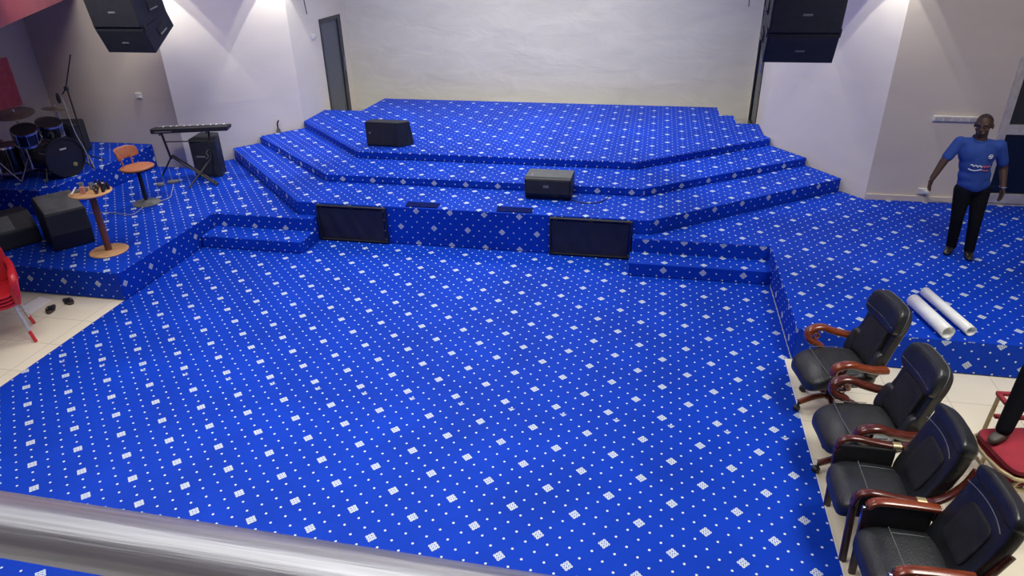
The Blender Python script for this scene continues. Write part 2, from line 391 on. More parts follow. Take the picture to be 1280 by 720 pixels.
M_lid = simple('navy_lid', (.002, .007, .085), .95, spec=.1)
for x0, x1, lab in ((.0, .41, 'small dark blue hatch on the stage lip, left one'), (1.15, 1.58, 'small dark blue hatch on the stage lip, right one')):
    o = obj('floor_hatch', prism(BM(), [(x0, 3.292), (x1, 3.292), (x1-.01, 3.45), (x0-.02, 3.45)], AZ, AZ+.012), M_lid, smooth=False, bevel=.003); tag(o, lab, 'floor hatch')

# ---------------------------------------------------------------- stage monitors and speakers
def badge(bm, c, w, h, axis='y', t=.004):
    if axis == 'y': box(bm, c[0]-w/2, c[0]+w/2, c[1]-t, c[1]+t, c[2]-h/2, c[2]+h/2)
# monitor on the top tier
t = thing('floor_monitor', 'black floor monitor with rounded end lying on the top stage tier', 'speaker', (-1.19, 5.10, CZ))
prof = [(0, 0), (0, .37), (.02, .385), (.30, .30), (.36, .16), (.32, 0)]
bm = BM()
# plan with a faceted right end
for_pts = [(0, 0), (.50, -.02), (.60, .06), (.66, .18), (.62, .34), (.04, .36)]
prism(bm, for_pts, 0, .36)
for v in bm.verts:
    if v.co.z > .3 and v.co.y > .1: v.co.y *= .45
o = obj('cabinet', bm, M_box, t, smooth=False, bevel=.012)
sk = BM(); box(sk, .02, .47, -.004, .004, .03, .33, lambda p: Vector((p.x, p.y - p.x*.04 - .003, p.z))); obj('grille', sk, M_grille, t, smooth=False)
sk = BM(); lathe(sk, [(0, .010), (.012, .010), (.014, 0)], 12, Matrix.Translation((.07, -.008, .20)) @ Matrix.Rotation(PI/2, 4, 'X')); obj('indicator', sk, M_logo, t)
# wedge at the middle front
t = thing('floor_monitor', 'black floor monitor with grey top standing at the lip of the stage', 'speaker', (1.41, 3.76, AZ))
yz = [(.05, 0), (0, .07), (-.01, .27), (.02, .29), (.40, .27), (.36, 0)]
obj('cabinet', xprism(BM(), yz, 0, .58), M_box, t, smooth=False, bevel=.010)
obj('grille', box(BM(), .02, .56, -.016, -.002, .085, .26), M_grille, t, smooth=False, bevel=.004)
obj('top_panel', box(BM(), .005, .575, .025, .39, .283, .288, lambda p: Vector((p.x, p.y, p.z+.006-(p.y-.02)*.052))), M_greytop, t, smooth=False)
bm = BM()
box(bm, .235, .305, -.020, -.015, .165, .20)
obj('badge', bm, M_logo, t, smooth=False)
bm = BM(); lathe(bm, [(0, .004), (.012, .004), (.012, 0)], 12, Matrix.Translation((.08, .12, .285))); obj('knob', bm, M_white, t)

def flown(name, label, x, y, z, w, dep, side):
    """two-box hanging cluster; origin at bottom front centre"""
    t = thing(name, label, 'speaker', (x, y, z))
    tilt1, tilt2 = math.radians(24), math.radians(9)
    h1, h2 = .33, .42
    R1 = Matrix.Rotation(tilt1, 4, 'X')
    top1 = R1 @ Vector((0, 0, h1))
    R2 = Matrix.Translation(top1) @ Matrix.Rotation(tilt2, 4, 'X')
    for k, (R, h) in enumerate(((R1, h1), (R2, h2))):
        hb = h*.80
        c = obj('speaker_cabinet', xprism(BM(), [(0, 0.004), (0, h-.004), (dep, hb if k == 0 else h*.9), (dep, .06)], -w/2, w/2), M_box, t, smooth=False, bevel=.008)
        c.matrix_local = R
        g = obj('grille', box(BM(), -w/2+.02, w/2-.02, -.012, 0, .02, h-.02), M_grille, c, smooth=False, bevel=.004)
        b = obj('badge', box(BM(), -.045, .045, -.018, -.011, h*.42, h*.47), M_logo, c, smooth=False, bevel=.002)
        bm = BM(); s = side*w/2
        box(bm, min(s, s+side*.012), max(s, s+side*.012), dep*.40, dep*.70, h*.30, h*.62)
        obj('handle', bm, M_black, c, smooth=False, bevel=.01)
        bm = BM(); tube(bm, [(s+side*.02, dep*.42, h*.38), (s+side*.02, dep*.68, h*.38)], .009); obj('grip', bm, M_logo, c)
        for sx in (-1, 1): obj('rigging_plate', box(BM(), sx*(w/2)-.012, sx*(w/2)+.012, .02, .07, h-.05, h+.03), M_black, c, smooth=False)
    top2 = R2 @ Vector((0, .2, h2*.95))
    for sx in (-1, 1): obj('hanging_rod', tube(BM(), [(sx*w*.4, top2.y, top2.z-.02), (sx*w*.4, top2.y, H-z)], .012), M_black, t)
    return t
flown('hanging_speaker', 'pair of black speaker boxes hanging over the left side platform', -3.42, 3.5, 2.25, .66, .52, 1)
flown('hanging_speaker', 'pair of black speaker boxes hanging over the right side platform', 4.32, 3.5, 2.235, .68, .52, -1)

# keyboard and speaker behind
t = thing('keyboard_speaker', 'tall black speaker standing upright behind the keyboard stand', 'speaker', (-3.50, 4.60, PZ), math.radians(4))
bm = BM(); prism(bm, [(-.21, -.08), (-.16, -.12), (.16, -.12), (.21, -.08), (.14, .18), (-.14, .18)], 0, .60)
for v in bm.verts:
    if v.co.z > .5 and abs(v.co.x) > .15: v.co.z -= .05
obj('cabinet', bm, M_box, t, smooth=False, bevel=.015)
obj('grille', box(BM(), -.165, .165, -.132, -.118, .04, .53), M_grille, t, smooth=False, bevel=.006)
bm = BM(); tube(bm, cr([(.05, -.136, .28), (.09, -.136, .32), (.07, -.136, .37), (.11, -.136, .42)]), .006); box(bm, -.10, .04, -.137, -.131, .30, .325); obj('badge', bm, M_logo, t)
k = thing('electronic_keyboard', 'long black electronic keyboard lying on its folding stand', 'keyboard', (-3.58, 4.48, 1.03), math.radians(17))
bm = BM(); xprism(bm, [(-.12, 0), (-.12, .066), (-.02, .066), (.12, .045), (.12, 0)], -.53, .53); obj('keyboard_body', bm, M_black, k, smooth=False, bevel=.008)
bm = BM()
for i in range(36): box(bm, -.48+i*.0265, -.48+i*.0265+.024, .03, .115, .040, .0535)
obj('white_keys', bm, M_white, k, smooth=False)
bm = BM()
for i in range(36):
    if i % 7 in (0, 1, 3, 4, 5): box(bm, -.463+i*.0265, -.450+i*.0265, .03, .08, .05, .060)
obj('black_keys', bm, M_black, k, smooth=False)
bm = BM()
box(bm, -.47, -.24, -.1255, -.118, .020, .032); obj('label_strip', bm, M_logo, k, smooth=False)
s = thing('keyboard_stand', 'black metal folding stand under the electronic keyboard', 'stand', (-3.58, 4.46, PZ), math.radians(17))
for off in (-.03, .03): obj('leg', tube(BM(), [(-.33, -.05+off, .36), (.34, -.42+off, .015)], .013), M_black, s)
bm = BM(); tube(bm, [(-.02, -.55, .015), (.22, -.1, .30)], .012); obj('leg', bm, M_black, s)
bm = BM(); tube(bm, [(-.60, .12, .015), (-.33, -.05, .36)], .012); obj('leg', bm, M_black, s)
bm = BM(); tube(bm, [(-.36, -.02, .30), (-.40, -.04, .70)], .016); obj('upright', bm, M_black, s)
bm = BM(); tube(bm, [(.22, -.1, .30), (.24, .02, .70)], .014); obj('upright', bm, M_black, s)
bm = BM(); tube(bm, [(-.39, -.03, .56), (.10, .0, .54)], .009); obj('cross_bar', bm, M_black, s)
for x in (-.40, .24): obj('support_arm', tube(BM(), [(x, -.12, .685), (x, .14, .685)], .012), M_black, s)
for (px_, py_, ln, lab) in ((-3.84, 4.16, .16, 'grey foot pedal on the carpet beside the keyboard stand'), (-3.95, 4.02, .10, 'small pale socket strip on the carpet left of the foot pedal')):
    o = obj('foot_pedal', sell(BM(), (0, 0, .022), (ln/2, .04, .022), .4, .4), M_logo); o.location = (px_, py_, PZ); o.rotation_euler.z = .5; tag(o, lab, 'pedal')
def cable(label, pts, r=.005, mat=None, name='cable'):
    o = obj(name, tube(BM(), cr(pts), r, 6), mat or M_cable); tag(o, label, 'cable'); return o
cable('pale cable lying across the left platform from stool to pedal', [(-3.66, 3.28, PZ+.006), (-3.5, 3.55, PZ+.006), (-3.62, 3.8, PZ+.006), (-3.8, 4.1, PZ+.006)])
cable('pale cable on the left platform between cocktail table and stool', [(-4.2, 2.9, PZ+.006), (-3.9, 2.95, PZ+.006), (-3.6, 2.93, PZ+.006), (-3.62, 3.2, PZ+.006)])
cable('thin dark cable beside the monitor on the lowest stage tier', [(2.0, 3.8, AZ+.006), (2.15, 3.72, AZ+.006), (2.35, 3.78, AZ+.006), (2.45, 4.0, AZ+.006)], .006, M_black)

# bar stool
t = thing('bar_stool', 'bar stool with orange plywood seat and back on a black pedestal', 'stool', (-3.68, 3.35, PZ), math.radians(72))
bm = BM(); sell(bm, (0, 0, .50), (.21, .19, .020), .5, .9); obj('seat', bm, M_orange, t)
bm = BM(); sell(bm, (0, 0, .482), (.20, .18, .014), .5, .9); obj('seat_cushion_base', bm, M_black, t)
def wrapback(p):  # bend back panel round the seat
    a = p.x/.19; return Vector((.19*math.sin(a), .17*math.cos(a) + p.y + (p.z-.56)*.25, p.z))
bm = BM(); sell(bm, (0, 0, .68), (.22, .012, .075), .5, .5, fn=wrapback)
o = obj('backrest', bm, M_orange, t); o.rotation_euler.z = math.radians(12)
for a in (-.5, .5):
    o = obj('back_support', tube(BM(), [(.16*math.sin(a), .15*math.cos(a), .50), (.19*math.sin(a), .17*math.cos(a), .64)], .010), M_orange, t); o.rotation_euler.z = math.radians(12)
bm = BM(); tube(bm, [(0, 0, .02), (0, 0, .48)], .026, 16); obj('post', bm, M_black, t)
bm = BM(); lathe(bm, [(0, 0), (.17, 0), (.175, .008), (.16, .020), (.05, .03), (.03, .05), (0, .05)]); obj('base', bm, M_greycloth, t)

# cocktail table and the things on it
t = thing('cocktail_table', 'small round wooden cocktail table on a brown post at the platform edge', 'table', (-3.08, 1.87, PZ))
bm = BM(); lathe(bm, [(0, .70), (.205, .70), (.215, .708), (.215, .716), (.205, .722), (0, .722)], 40); obj('tabletop', bm, M_tabletop, t)
bm = BM(); tube(bm, [(0, 0, .015), (0, 0, .70)], .036, 18); obj('post', bm, M_pole, t)
bm = BM(); lathe(bm, [(0, 0), (.20, 0), (.205, .010), (.195, .018), (.05, .022), (0, .022)], 40); obj('base', bm, M_tabletop, t)
TZ = PZ+.722
for i, (dx, dy, hgt) in enumerate(((.13, .06, .085), (.09, .11, .095), (.165, .0, .08), (.05, .05, .075), (.10, -.02, .075), (.03, .13, .09), (.155, .09, .09), (.06, .0, .07), (-.03, .14, .08), (.13, -.06, .07))):
    b = thing('small_bottle', 'small dark bottle in the cluster at the right of the cocktail table', 'bottle', (-3.08+dx, 1.87+dy, TZ), 0, 'small dark bottles on the cocktail table')
    obj('body', lathe(BM(), [(0, 0), (.016, 0), (.018, .006), (.018, hgt*.6), (.008, hgt*.78), (.008, hgt*.9), (0, hgt*.9)], 16), M_amber if i % 2 else M_black, b)
    obj('cap', lathe(BM(), [(0, hgt*.88), (.010, hgt*.88), (.010, hgt), (0, hgt)], 12), M_white if i in (0, 3) else M_black, b)
for i, (dx, dy, lab) in enumerate(((-.14, .05, 'clear blue plastic cup at the left rim of the cocktail table'), (-.02, .06, 'clear blue plastic cup in the middle of the cocktail table'))):
    o = obj('plastic_cup', lathe(BM(), [(0, 0), (.022, 0), (.028, .075), (.025, .075), (.020, .006), (0, .006)], 20), simple('cup_blue', (.25, .33, .42), .2)); o.location = (-3.08+dx, 1.87+dy, TZ); tag(o, lab, 'cup')
o = obj('pink_carton', box(BM(), -.022, .022, -.015, .015, 0, .08), M_pink, smooth=False, bevel=.003); o.location = (-3.09, 1.78, TZ); o.rotation_euler.z = .4; tag(o, 'pink carton at the front rim of the cocktail table', 'carton')
o = obj('notebook', box(BM(), -.06, .06, -.045, .045, 0, .015), M_greycloth, smooth=False, bevel=.002); o.location = (-3.18, 1.86, TZ); o.rotation_euler.z = .7; tag(o, 'small dark notebook lying on the cocktail table', 'notebook')
o = obj('white_stick', box(BM(), -.13, .13, -.008, .008, 0, .008), M_paper, smooth=False); o.location = (-3.225, 1.80, TZ+.016); o.rotation_euler = (0, 0, math.radians(-58)); tag(o, 'white stick poking out over the left rim of the cocktail table', 'stick')

# big floor cabinets left
t = thing('floor_monitor', 'large black monitor wedge with worn grey top behind the cocktail table', 'speaker', (-3.56, 1.92, PZ), math.radians(-36))
# local +X = front normal, +Y = width
bm = BM(); n = [(-.54, 0), (-.50, .53), (.02, .44), (.05, .20), (0, 0)]
a = [bm.verts.new((p[0], -.21, p[1])) for p in n]; b = [bm.verts.new((p[0], .21, p[1])) for p in n]
bm.faces.new(a); bm.faces.new(b[::-1])
for i in range(5): bm.faces.new((a[i], b[i], b[(i+1) % 5], a[(i+1) % 5]))
obj('cabinet', bm, M_box, t, smooth=False, bevel=.012)
bm = BM(); box(bm, -.495, .01, -.195, .195, 0, .012, lambda p: Vector((p.x, p.y, p.z+.442-(p.x-.02)*.15))); obj('top_cover', bm, M_greycloth, t, smooth=False, bevel=.004)
bm = BM(); box(bm, -.35, -.22, .212, .222, .2, .28); obj('handle', bm, M_greytop, t, smooth=False)
t = thing('floor_monitor', 'black monitor wedge at the far left near the red chairs', 'speaker', (-4.26, 1.86, PZ), math.radians(-30))
bm = BM(); n = [(-.45, 0), (-.40, .34), (-.12, .36), (.06, .20), (.08, 0)]
a = [bm.verts.new((p[0], -.30, p[1])) for p in n]; b = [bm.verts.new((p[0], .22, p[1])) for p in n]
bm.faces.new(a); bm.faces.new(b[::-1])
for i in range(5): bm.faces.new((a[i], b[i], b[(i+1) % 5], a[(i+1) % 5]))
obj('cabinet', bm, M_box, t, smooth=False, bevel=.02)
bm = BM(); box(bm, -.10, .045, -.26, .0, 0, .01, lambda p: Vector((p.x, p.y, p.z+.355-(p.x+.12)*.89))); obj('grille', bm, M_greytop, t, smooth=False)
o = obj('cable_plug', tube(BM(), [(0, 0, .012), (.10, -.03, .012)], .010), M_cable); o.location = (-4.02, 2.18, PZ); tag(o, 'grey cable plug on the carpet between the two left monitors', 'plug')
cable('dark cable trailing over the carpet between the two left monitors', [(-4.1, 2.3, PZ+.006), (-4.0, 2.1, PZ+.006), (-3.95, 2.0, PZ+.006), (-3.98, 1.85, PZ+.006)], .006, M_black)

# ---------------------------------------------------------------- drum kit
def rotz(a): return Matrix.Rotation(a, 4, 'Z')
kx, ky, kr = -4.66, 3.28, .255
az = math.radians(-18)
t = thing('bass_drum', 'large navy bass drum facing the room with a small white emblem', 'drum', (kx, ky, DZ), az)
Rx = Matrix.Translation((0, 0, kr+.01)) @ Matrix.Rotation(PI/2, 4, 'Y')      # local z -> +x
obj('shell', lathe(BM(), [(kr-.012, -.42), (kr-.006, -.42), (kr-.006, 0), (kr-.012, 0)], 48, Rx), M_navy, t)
obj('drum_head', lathe(BM(), [(0, -.008), (kr-.01, -.008), (kr-.01, -.016), (0, -.016)], 48, Rx), M_head, t)
obj('hoop', lathe(BM(), [(kr-.014, .012), (kr+.004, .012), (kr+.004, -.03), (kr-.014, -.03), (kr-.014, .012)], 48, Rx), M_black, t)
obj('hoop', lathe(BM(), [(kr-.014, -.40), (kr+.004, -.40), (kr+.004, -.44), (kr-.014, -.44), (kr-.014, -.40)], 48, Rx), M_black, t)
obj('rear_head', lathe(BM(), [(0, -.428), (kr-.01, -.428), (kr-.01, -.42), (0, -.42)], 48, Rx), M_head, t)
for i in range(8):
    a = 2*PI*(i+.5)/8; y, z = (kr+.012)*math.cos(a), (kr+.012)*math.sin(a)+kr+.01
    obj('tension_rod', tube(BM(), [(.015, y, z), (-.12, y, z)], .005, 6), M_chrome, t)
bm = BM()
for i in range(4): box(bm, -.006, -.003, -.04+i*.022, -.024+i*.022, kr+.11, kr+.13)
obj('emblem', bm, M_white, t, smooth=False)
bm = BM(); lathe(bm, [(0, .0), (.030, .0), (.030, .004), (0, .004)], 6, Matrix.Translation((-.008, .10, kr-.11)) @ Matrix.Rotation(PI/2, 4, 'Y')); obj('sticker', bm, simple('sticker_olive', (.30, .28, .08), .5), t)
for s in (-1, 1): obj('leg', tube(BM(), [(-.10, s*(kr-.03), kr-.06), (.0, s*(kr+.07), .01)], .010), M_black, t)
obj('tom_mount', tube(BM(), [(-.2, 0, 2*kr), (-.2, 0, 2*kr+.16)], .013), M_chrome, t)
def drum(name, label, loc, r, h, tilt=(0, 0), legs=None, chromehoop=True):
    t = thing(name, label, 'drum', loc)
    R = Matrix.Rotation(tilt[0], 4, 'X') @ Matrix.Rotation(tilt[1], 4, 'Y')
    z0 = 0 if legs is None else legs
    R = Matrix.Translation((0, 0, z0)) @ R
    obj('shell', lathe(BM(), [(r-.01, 0), (r, 0), (r, h), (r-.01, h)], 40, R), M_navy, t)
    obj('drum_head', lathe(BM(), [(0, h-.004), (r-.006, h-.004), (r-.006, h+.002), (0, h+.002)], 40, R), M_head, t)
    for hz in (0, h): obj('hoop', lathe(BM(), [(r-.004, hz-.012), (r+.008, hz-.012), (r+.008, hz+.012), (r-.004, hz+.012), (r-.004, hz-.012)], 40, R), M_chrome, t)
    for i in range(8):
        a = 2*PI*i/8; bm = tube(BM(), [R @ Vector(((r+.008)*math.cos(a), (r+.008)*math.sin(a), .02)), R @ Vector(((r+.008)*math.cos(a), (r+.008)*math.sin(a), h-.01))], .005, 6); obj('tension_rod', bm, M_chrome, t)
    if legs is not None:
        for i in range(3):
            a = 2*PI*i/3+.5; obj('leg', tube(BM(), [((r+.012)*math.cos(a), (r+.012)*math.sin(a), z0+h*.6), ((r+.014)*math.cos(a), (r+.014)*math.sin(a), .02), ((r+.05)*math.cos(a), (r+.05)*math.sin(a), .006)], .008), M_chrome, t)
    return t
drum('tom_drum', 'small navy tom drum with chrome rim mounted left above the bass drum', (-4.93, 3.06, DZ+.53), .145, .17, (.25, .25))
drum('tom_drum', 'small navy tom drum with chrome rim mounted right above the bass drum', (-4.90, 3.40, DZ+.53), .145, .17, (.15, .3))
drum('floor_tom', 'navy floor tom at the left edge of the drum kit', (-5.48, 3.22, DZ), .19, .34, (0, 0), .07)
drum('snare_drum', 'shallow chrome rimmed snare drum behind the bass drum', (-5.3, 3.62, DZ), .16, .12, (.1, 0), .40)
def cymbal_stand(label, loc, hgt, r, tilt):
    t = thing('cymbal_stand', label, 'cymbal', loc)
    obj('pole', tube(BM(), [(0, 0, .12), (0, 0, hgt+.05)], .011), M_chrome, t)
    for i in range(3):
        a = 2*PI*i/3+.3; obj('leg', tube(BM(), [(0, 0, .30), (.20*math.cos(a), .20*math.sin(a), .012)], .008), M_chrome, t)
    for i in range(3):
        a = 2*PI*i/3+.3; obj('brace', tube(BM(), [(0, 0, .13), (.12*math.cos(a), .12*math.sin(a), .12)], .006), M_chrome, t)
    R = Matrix.Translation((0, 0, hgt)) @ Matrix.Rotation(tilt[0], 4, 'X') @ Matrix.Rotation(tilt[1], 4, 'Y')
    obj('cymbal', lathe(BM(), [(0, .024), (.02, .022), (.04, .006), (r, -.008), (r, -.010), (.04, .003), (0, .018)], 40, R), M_cymbal, t)
    return t
cymbal_stand('bronze crash cymbal on chrome stand at the left of the drum kit', (-5.10, 3.16, DZ), .86, .23, (.15, .1))
cymbal_stand('smaller bronze cymbal on chrome stand behind the tom drums', (-5.0, 3.72, DZ), .80, .17, (-.1, .1))
cymbal_stand('low hi-hat cymbal on chrome stand in front of the floor tom', (-5.36, 2.92, DZ), .55, .14, (0, 0))
t = thing('bass_drum_pedal', 'chrome and black pedal on the riser left of the bass drum', 'pedal', (-5.28, 3.30, DZ), az)
obj('footboard', box(BM(), -.12, .10, -.03, .03, .01, .03, lambda p: Vector((p.x, p.y, p.z+max(0, p.x+.12)*.2))), M_black, t, smooth=False, bevel=.004)
obj('frame', tube(BM(), [(.10, -.05, 0), (.10, -.05, .15), (.10, .05, .15), (.10, .05, 0)], .008), M_chrome, t)
# microphone boom stand
t = thing('microphone_stand', 'tall black microphone boom stand rising beside the bass drum', 'microphone stand', (-4.78, 3.78, DZ))
for i in range(3):
    a = 2*PI*i/3-.7; obj('leg', tube(BM(), [(0, 0, .14), (.22*math.cos(a), .22*math.sin(a), .01)], .010), M_chrome if i == 0 else M_black, t)
obj('pole', tube(BM(), [(0, 0, .05), (.02, -.03, 1.06)], .010), M_black, t)
obj('clutch', sell(BM(), (.02, -.04, 1.06), (.025, .025, .03), .6, .6), M_black, t)
obj('boom_arm', tube(BM(), [(-.07, -.04, .98), (.02, -.05, 1.06), (.28, -.08, 1.50)], .008), M_black, t)
obj('microphone', sell(BM(), (-.14, -.05, .93), (.025, .025, .07), .8, 1, fn=None), M_black, t)
cable('thin dark cable hanging from the boom of the microphone stand', [(-4.85, 3.72, DZ+.96), (-4.80, 3.70, DZ+.5), (-4.72, 3.70, DZ+.2), (-4.70, 3.66, DZ+.02)], .005, M_cable)
t = thing('drum_monitor_speaker', 'black speaker cabinet against the wall behind the bass drum', 'speaker', (-5.52, 4.28, DZ), math.radians(8))
bm = BM(); prism(bm, [(-.27, -.10), (-.20, -.16), (.20, -.16), (.27, -.10), (.20, .2), (-.20, .2)], 0, .46); obj('cabinet', bm, M_box, t, smooth=False, bevel=.03)
obj('grille', box(BM(), -.19, .19, -.172, -.158, .04, .42), M_grille, t, smooth=False, bevel=.004)

# small mic stub on the stage steps
t = thing('goose_neck_stub', 'small dark bent goose-neck standing on the left stage step', 'goose neck', (-3.1, 6.0, BZ))
obj('stem', tube(BM(), cr([(0, 0, 0), (0, 0, .14), (.03, 0, .20)]), .012), M_black, t)
obj('base', lathe(BM(), [(0, 0), (.035, 0), (.03, .06), (0, .06)], 16), M_greycloth, t)

# ---------------------------------------------------------------- left floor: red chairs, slippers, paper
def red_chair(loc, rz, label):
    t = thing('red_plastic_chair', label, 'chair', loc, rz, 'stacked red plastic chairs')
    # local: faces +X ; seat at z=.40
    def shell(p): return p
    bm = BM(); sell(bm, (0, 0, .41), (.21, .20, .016), .4, .45, fn=lambda p: Vector((p.x, p.y, p.z+.25*max(0, abs(p.y)-.13)+.10*max(0, -p.x-.1)))); obj('seat', bm, M_redpl, t)
    bm = BM(); sell(bm, (0, 0, .62), (.014, .20, .20), .5, .6, fn=lambda p: Vector((p.x-.20-(p.z-.42)*.22+.35*p.y*p.y, p.y, p.z))); obj('backrest', bm, M_redpl, t)
    for s in (-1, 1):
        obj('side_panel', sell(BM(), (-.01, s*.205, .50), (.185, .009, .095), .4, .4, 24, 12, lambda p, s=s: Vector((p.x, p.y+s*.1*(p.z-.45), p.z))), M_redpl, t)
        obj('armrest', tube(BM(), cr([(-.24, s*.19, .64), (-.08, s*.225, .61), (.12, s*.225, .60), (.19, s*.215, .52), (.17, s*.19, .41)]), 0, 10, flat=(.03, .010), side=(0, 1, 0)), M_redpl, t)
    return t
base = (-3.21, .47); first = None
rzc = math.radians(-45)
for i in range(4):
    lab = ['red plastic armchair at the bottom of the stack on the left tiles', 'red plastic armchair second from the bottom of the left stack', 'red plastic armchair second from the top of the left stack', 'red plastic armchair on top of the stack at the left edge'][i]
    z = i*.035
    if i == 0:
        c0 = red_chair((*base, 0), rzc, lab)
        for sx in (-1, 1):
            for sy in (-1, 1):
                l = obj('leg', tube(BM(), [(sx*.15, sy*.16, .40), (sx*.20, sy*.20, .10)], .016), M_legm, c0)
                obj('rubber_foot', tube(BM(), [(sx*.199, sy*.199, .12), (sx*.222, sy*.222, .0)], .016), M_redpl, l)
        src = None
    else:
        if src is None: src = red_chair((*base, z), rzc, lab)
        else: dup(src, (*base, z), rzc, lab)
def slipper(loc, rz, label):
    t = thing('slipper', label, 'slipper', loc, rz)
    obj('sole', sell(BM(), (0, 0, .012), (.10, .036, .012), .5, .8, fn=lambda p: Vector((p.x, p.y*(1+.15*p.x/.1), p.z))), M_brown, t)
    obj('strap', tube(BM(), cr([(.02, -.042, .012), (.03, -.03, .045), (.035, 0, .058), (.03, .03, .045), (.02, .042, .012)]), 0, 8, flat=(.024, .004), side=(1, 0, 0)), M_black, t)
slipper((-3.25, 1.06, 0), math.radians(-62), 'dark brown slipper lying on the cream tiles, nearer one')
slipper((-3.20, 1.24, 0), math.radians(-25), 'dark brown slipper lying against the carpeted platform, farther one')
o = obj('paper_sheet', prism(BM(), [(-3.62, 1.02), (-3.40, .94), (-3.42, 1.26), (-3.62, 1.30)], .001, .004), M_paper, smooth=False); tag(o, 'white sheet of paper on the tiles beside the red chairs', 'paper')

# ---------------------------------------------------------------- leather chairs (local: seat faces -X)
def swivel(loc, rz, label, wood):
    t = thing('swivel_armchair', label, 'chair', loc, rz, 'black leather armchairs in a row by the carpet')
    def seatfn(p):
        k = max(0, -p.x-.05); return Vector((p.x, p.y*(1-.10*max(0, p.x)), p.z - 1.7*k*k + .02*math.cos(p.y*9)))
    obj('seat', sell(BM(), (0, 0, .405), (.275, .235, .068), .55, .45, 44, 20, seatfn), M_leather, t)
    obj('seat_insert', sell(BM(), (.04, 0, .455), (.16, .165, .026), .5, .35, 36, 14, lambda p: Vector((p.x, p.y, p.z + .012*math.cos(p.y*9)))), M_leather2, t)
    obj('seat_piping', tube(BM(), cr([(.1, -.195, .465), (-.10, -.195, .468), (-.135, -.15, .476), (-.135, .15, .476), (-.10, .195, .468), (.1, .195, .465)], 5), .003, 6), M_seam, t)
    def back(p):   # x thickness (front negative), y width, z distance up the back
        h = p.z; base = Vector((.19 + .335*h - .08*h*h, 0, .40 + h*.94))
        n = Vector((-.955, 0, .29)); q = base - n*p.x + n*.75*p.y*p.y; q.y = p.y
        return q
    waist = lambda p: Vector((p.x, p.y*(1 - .10*math.exp(-((p.z-.36)/.09)**2)), p.z))
    obj('backrest', sell(BM(), (.035, 0, .30), (.045, .222, .320), .38, .32, 44, 30, lambda p: back(waist(p))), M_leather, t)
    obj('headrest', sell(BM(), (.004, 0, .52), (.062, .228, .120), .50, .42, 44, 22, lambda p: back(Vector((p.x, p.y*(1-.8*max(0, p.z-.52)), p.z)))), M_leather, t)
    obj('back_insert', sell(BM(), (-.002, 0, .25), (.038, .150, .165), .35, .22, 36, 30, lambda p: back(Vector((p.x - (.006*math.sin(p.y*75) if p.x < 0 else 0), p.y, p.z)))), M_leather2, t)
    for s_ in (-1, 1):
        obj('side_bolster', sell(BM(), (.004, s_*.172, .14), (.046, .048, .115), .6, .6, 24, 18, back), M_leather, t)
    rim = []
    for k in range(41):
        a = 2*PI*k/40; cy = math.copysign(abs(math.cos(a))**.42, math.cos(a)); sz = math.copysign(abs(math.sin(a))**.50, math.sin(a))
        y, z = .229*cy, .52+.121*sz; rim.append(back(Vector((.020, y*(1-.8*max(0, z-.52)), z))))
    obj('headrest_piping', tube(BM(), rim, .004, 6), M_seam, t)
    obj('headrest_seam', tube(BM(), [back(Vector((-.058+.00008*y*y, y/10*.20, .475))) for y in range(-10, 11)], .0028, 6), M_seam, t)
    for s_ in (-1, 1):
        a = obj('armrest', tube(BM(), cr([(.27, s_*.25, .535), (.17, s_*.262, .545), (.06, s_*.27, .575), (.0, s_*.275, .600), (-.06, s_*.275, .602), (-.115, s_*.268, .578), (-.13, s_*.26, .530), (-.105, s_*.252, .495), (-.06, s_*.247, .475), (-.01, s_*.243, .44), (.01, s_*.238, .37)], 6), 0, 14, flat=(.038, .026), side=(0, 1, 0), e=.75), wood, t)
        obj('scroll', tube(BM(), cr([(-.11, s_*.257, .545), (-.07, s_*.257, .565), (-.04, s_*.257, .545), (-.055, s_*.255, .52), (-.08, s_*.255, .52)], 5), 0, 10, flat=(.022, .010), side=(0, 1, 0)), wood, a)
    obj('gas_column', tube(BM(), [(.02, 0, .10), (.02, 0, .35)], .032, 16), M_black, t)
    obj('tilt_mechanism', box(BM(), -.10, .14, -.09, .09, .31, .35), M_black, t, smooth=False, bevel=.01)
    for i in range(5):
        a = 2*PI*i/5 + PI + .12; ca, sa = math.cos(a), math.sin(a)
        l = obj('leg', tube(BM(), cr([(.02, 0, .13), (.02+.12*ca, .12*sa, .125), (.02+.25*ca, .25*sa, .085)], 5), 0, 12, flat=(.024, .018), side=(-sa, ca, 0), e=.7), wood, t)
        c = BM(); lathe(c, [(0, -.02), (.024, -.02), (.028, -.012), (.028, .012), (.024, .02), (0, .02)], 18, Matrix.Translation((.02+.26*ca, .26*sa, .028)) @ Matrix.Rotation(a+.6, 4, 'Z') @ Matrix.Rotation(PI/2, 4, 'X'))
        tube(c, [(.02+.25*ca, .25*sa, .04), (.02+.25*ca, .25*sa, .085)], .010, 8)
        obj('caster', c, M_black, l)
    return t
swivel((4.45, .655, 0), math.radians(11), 'black leather swivel armchair with reddish arms, farthest of the row, beside the platform', M_wood)
swivel((4.475, -.09, 0), math.radians(6), 'black leather swivel armchair with dark red arms, second from the platform', M_wood2)

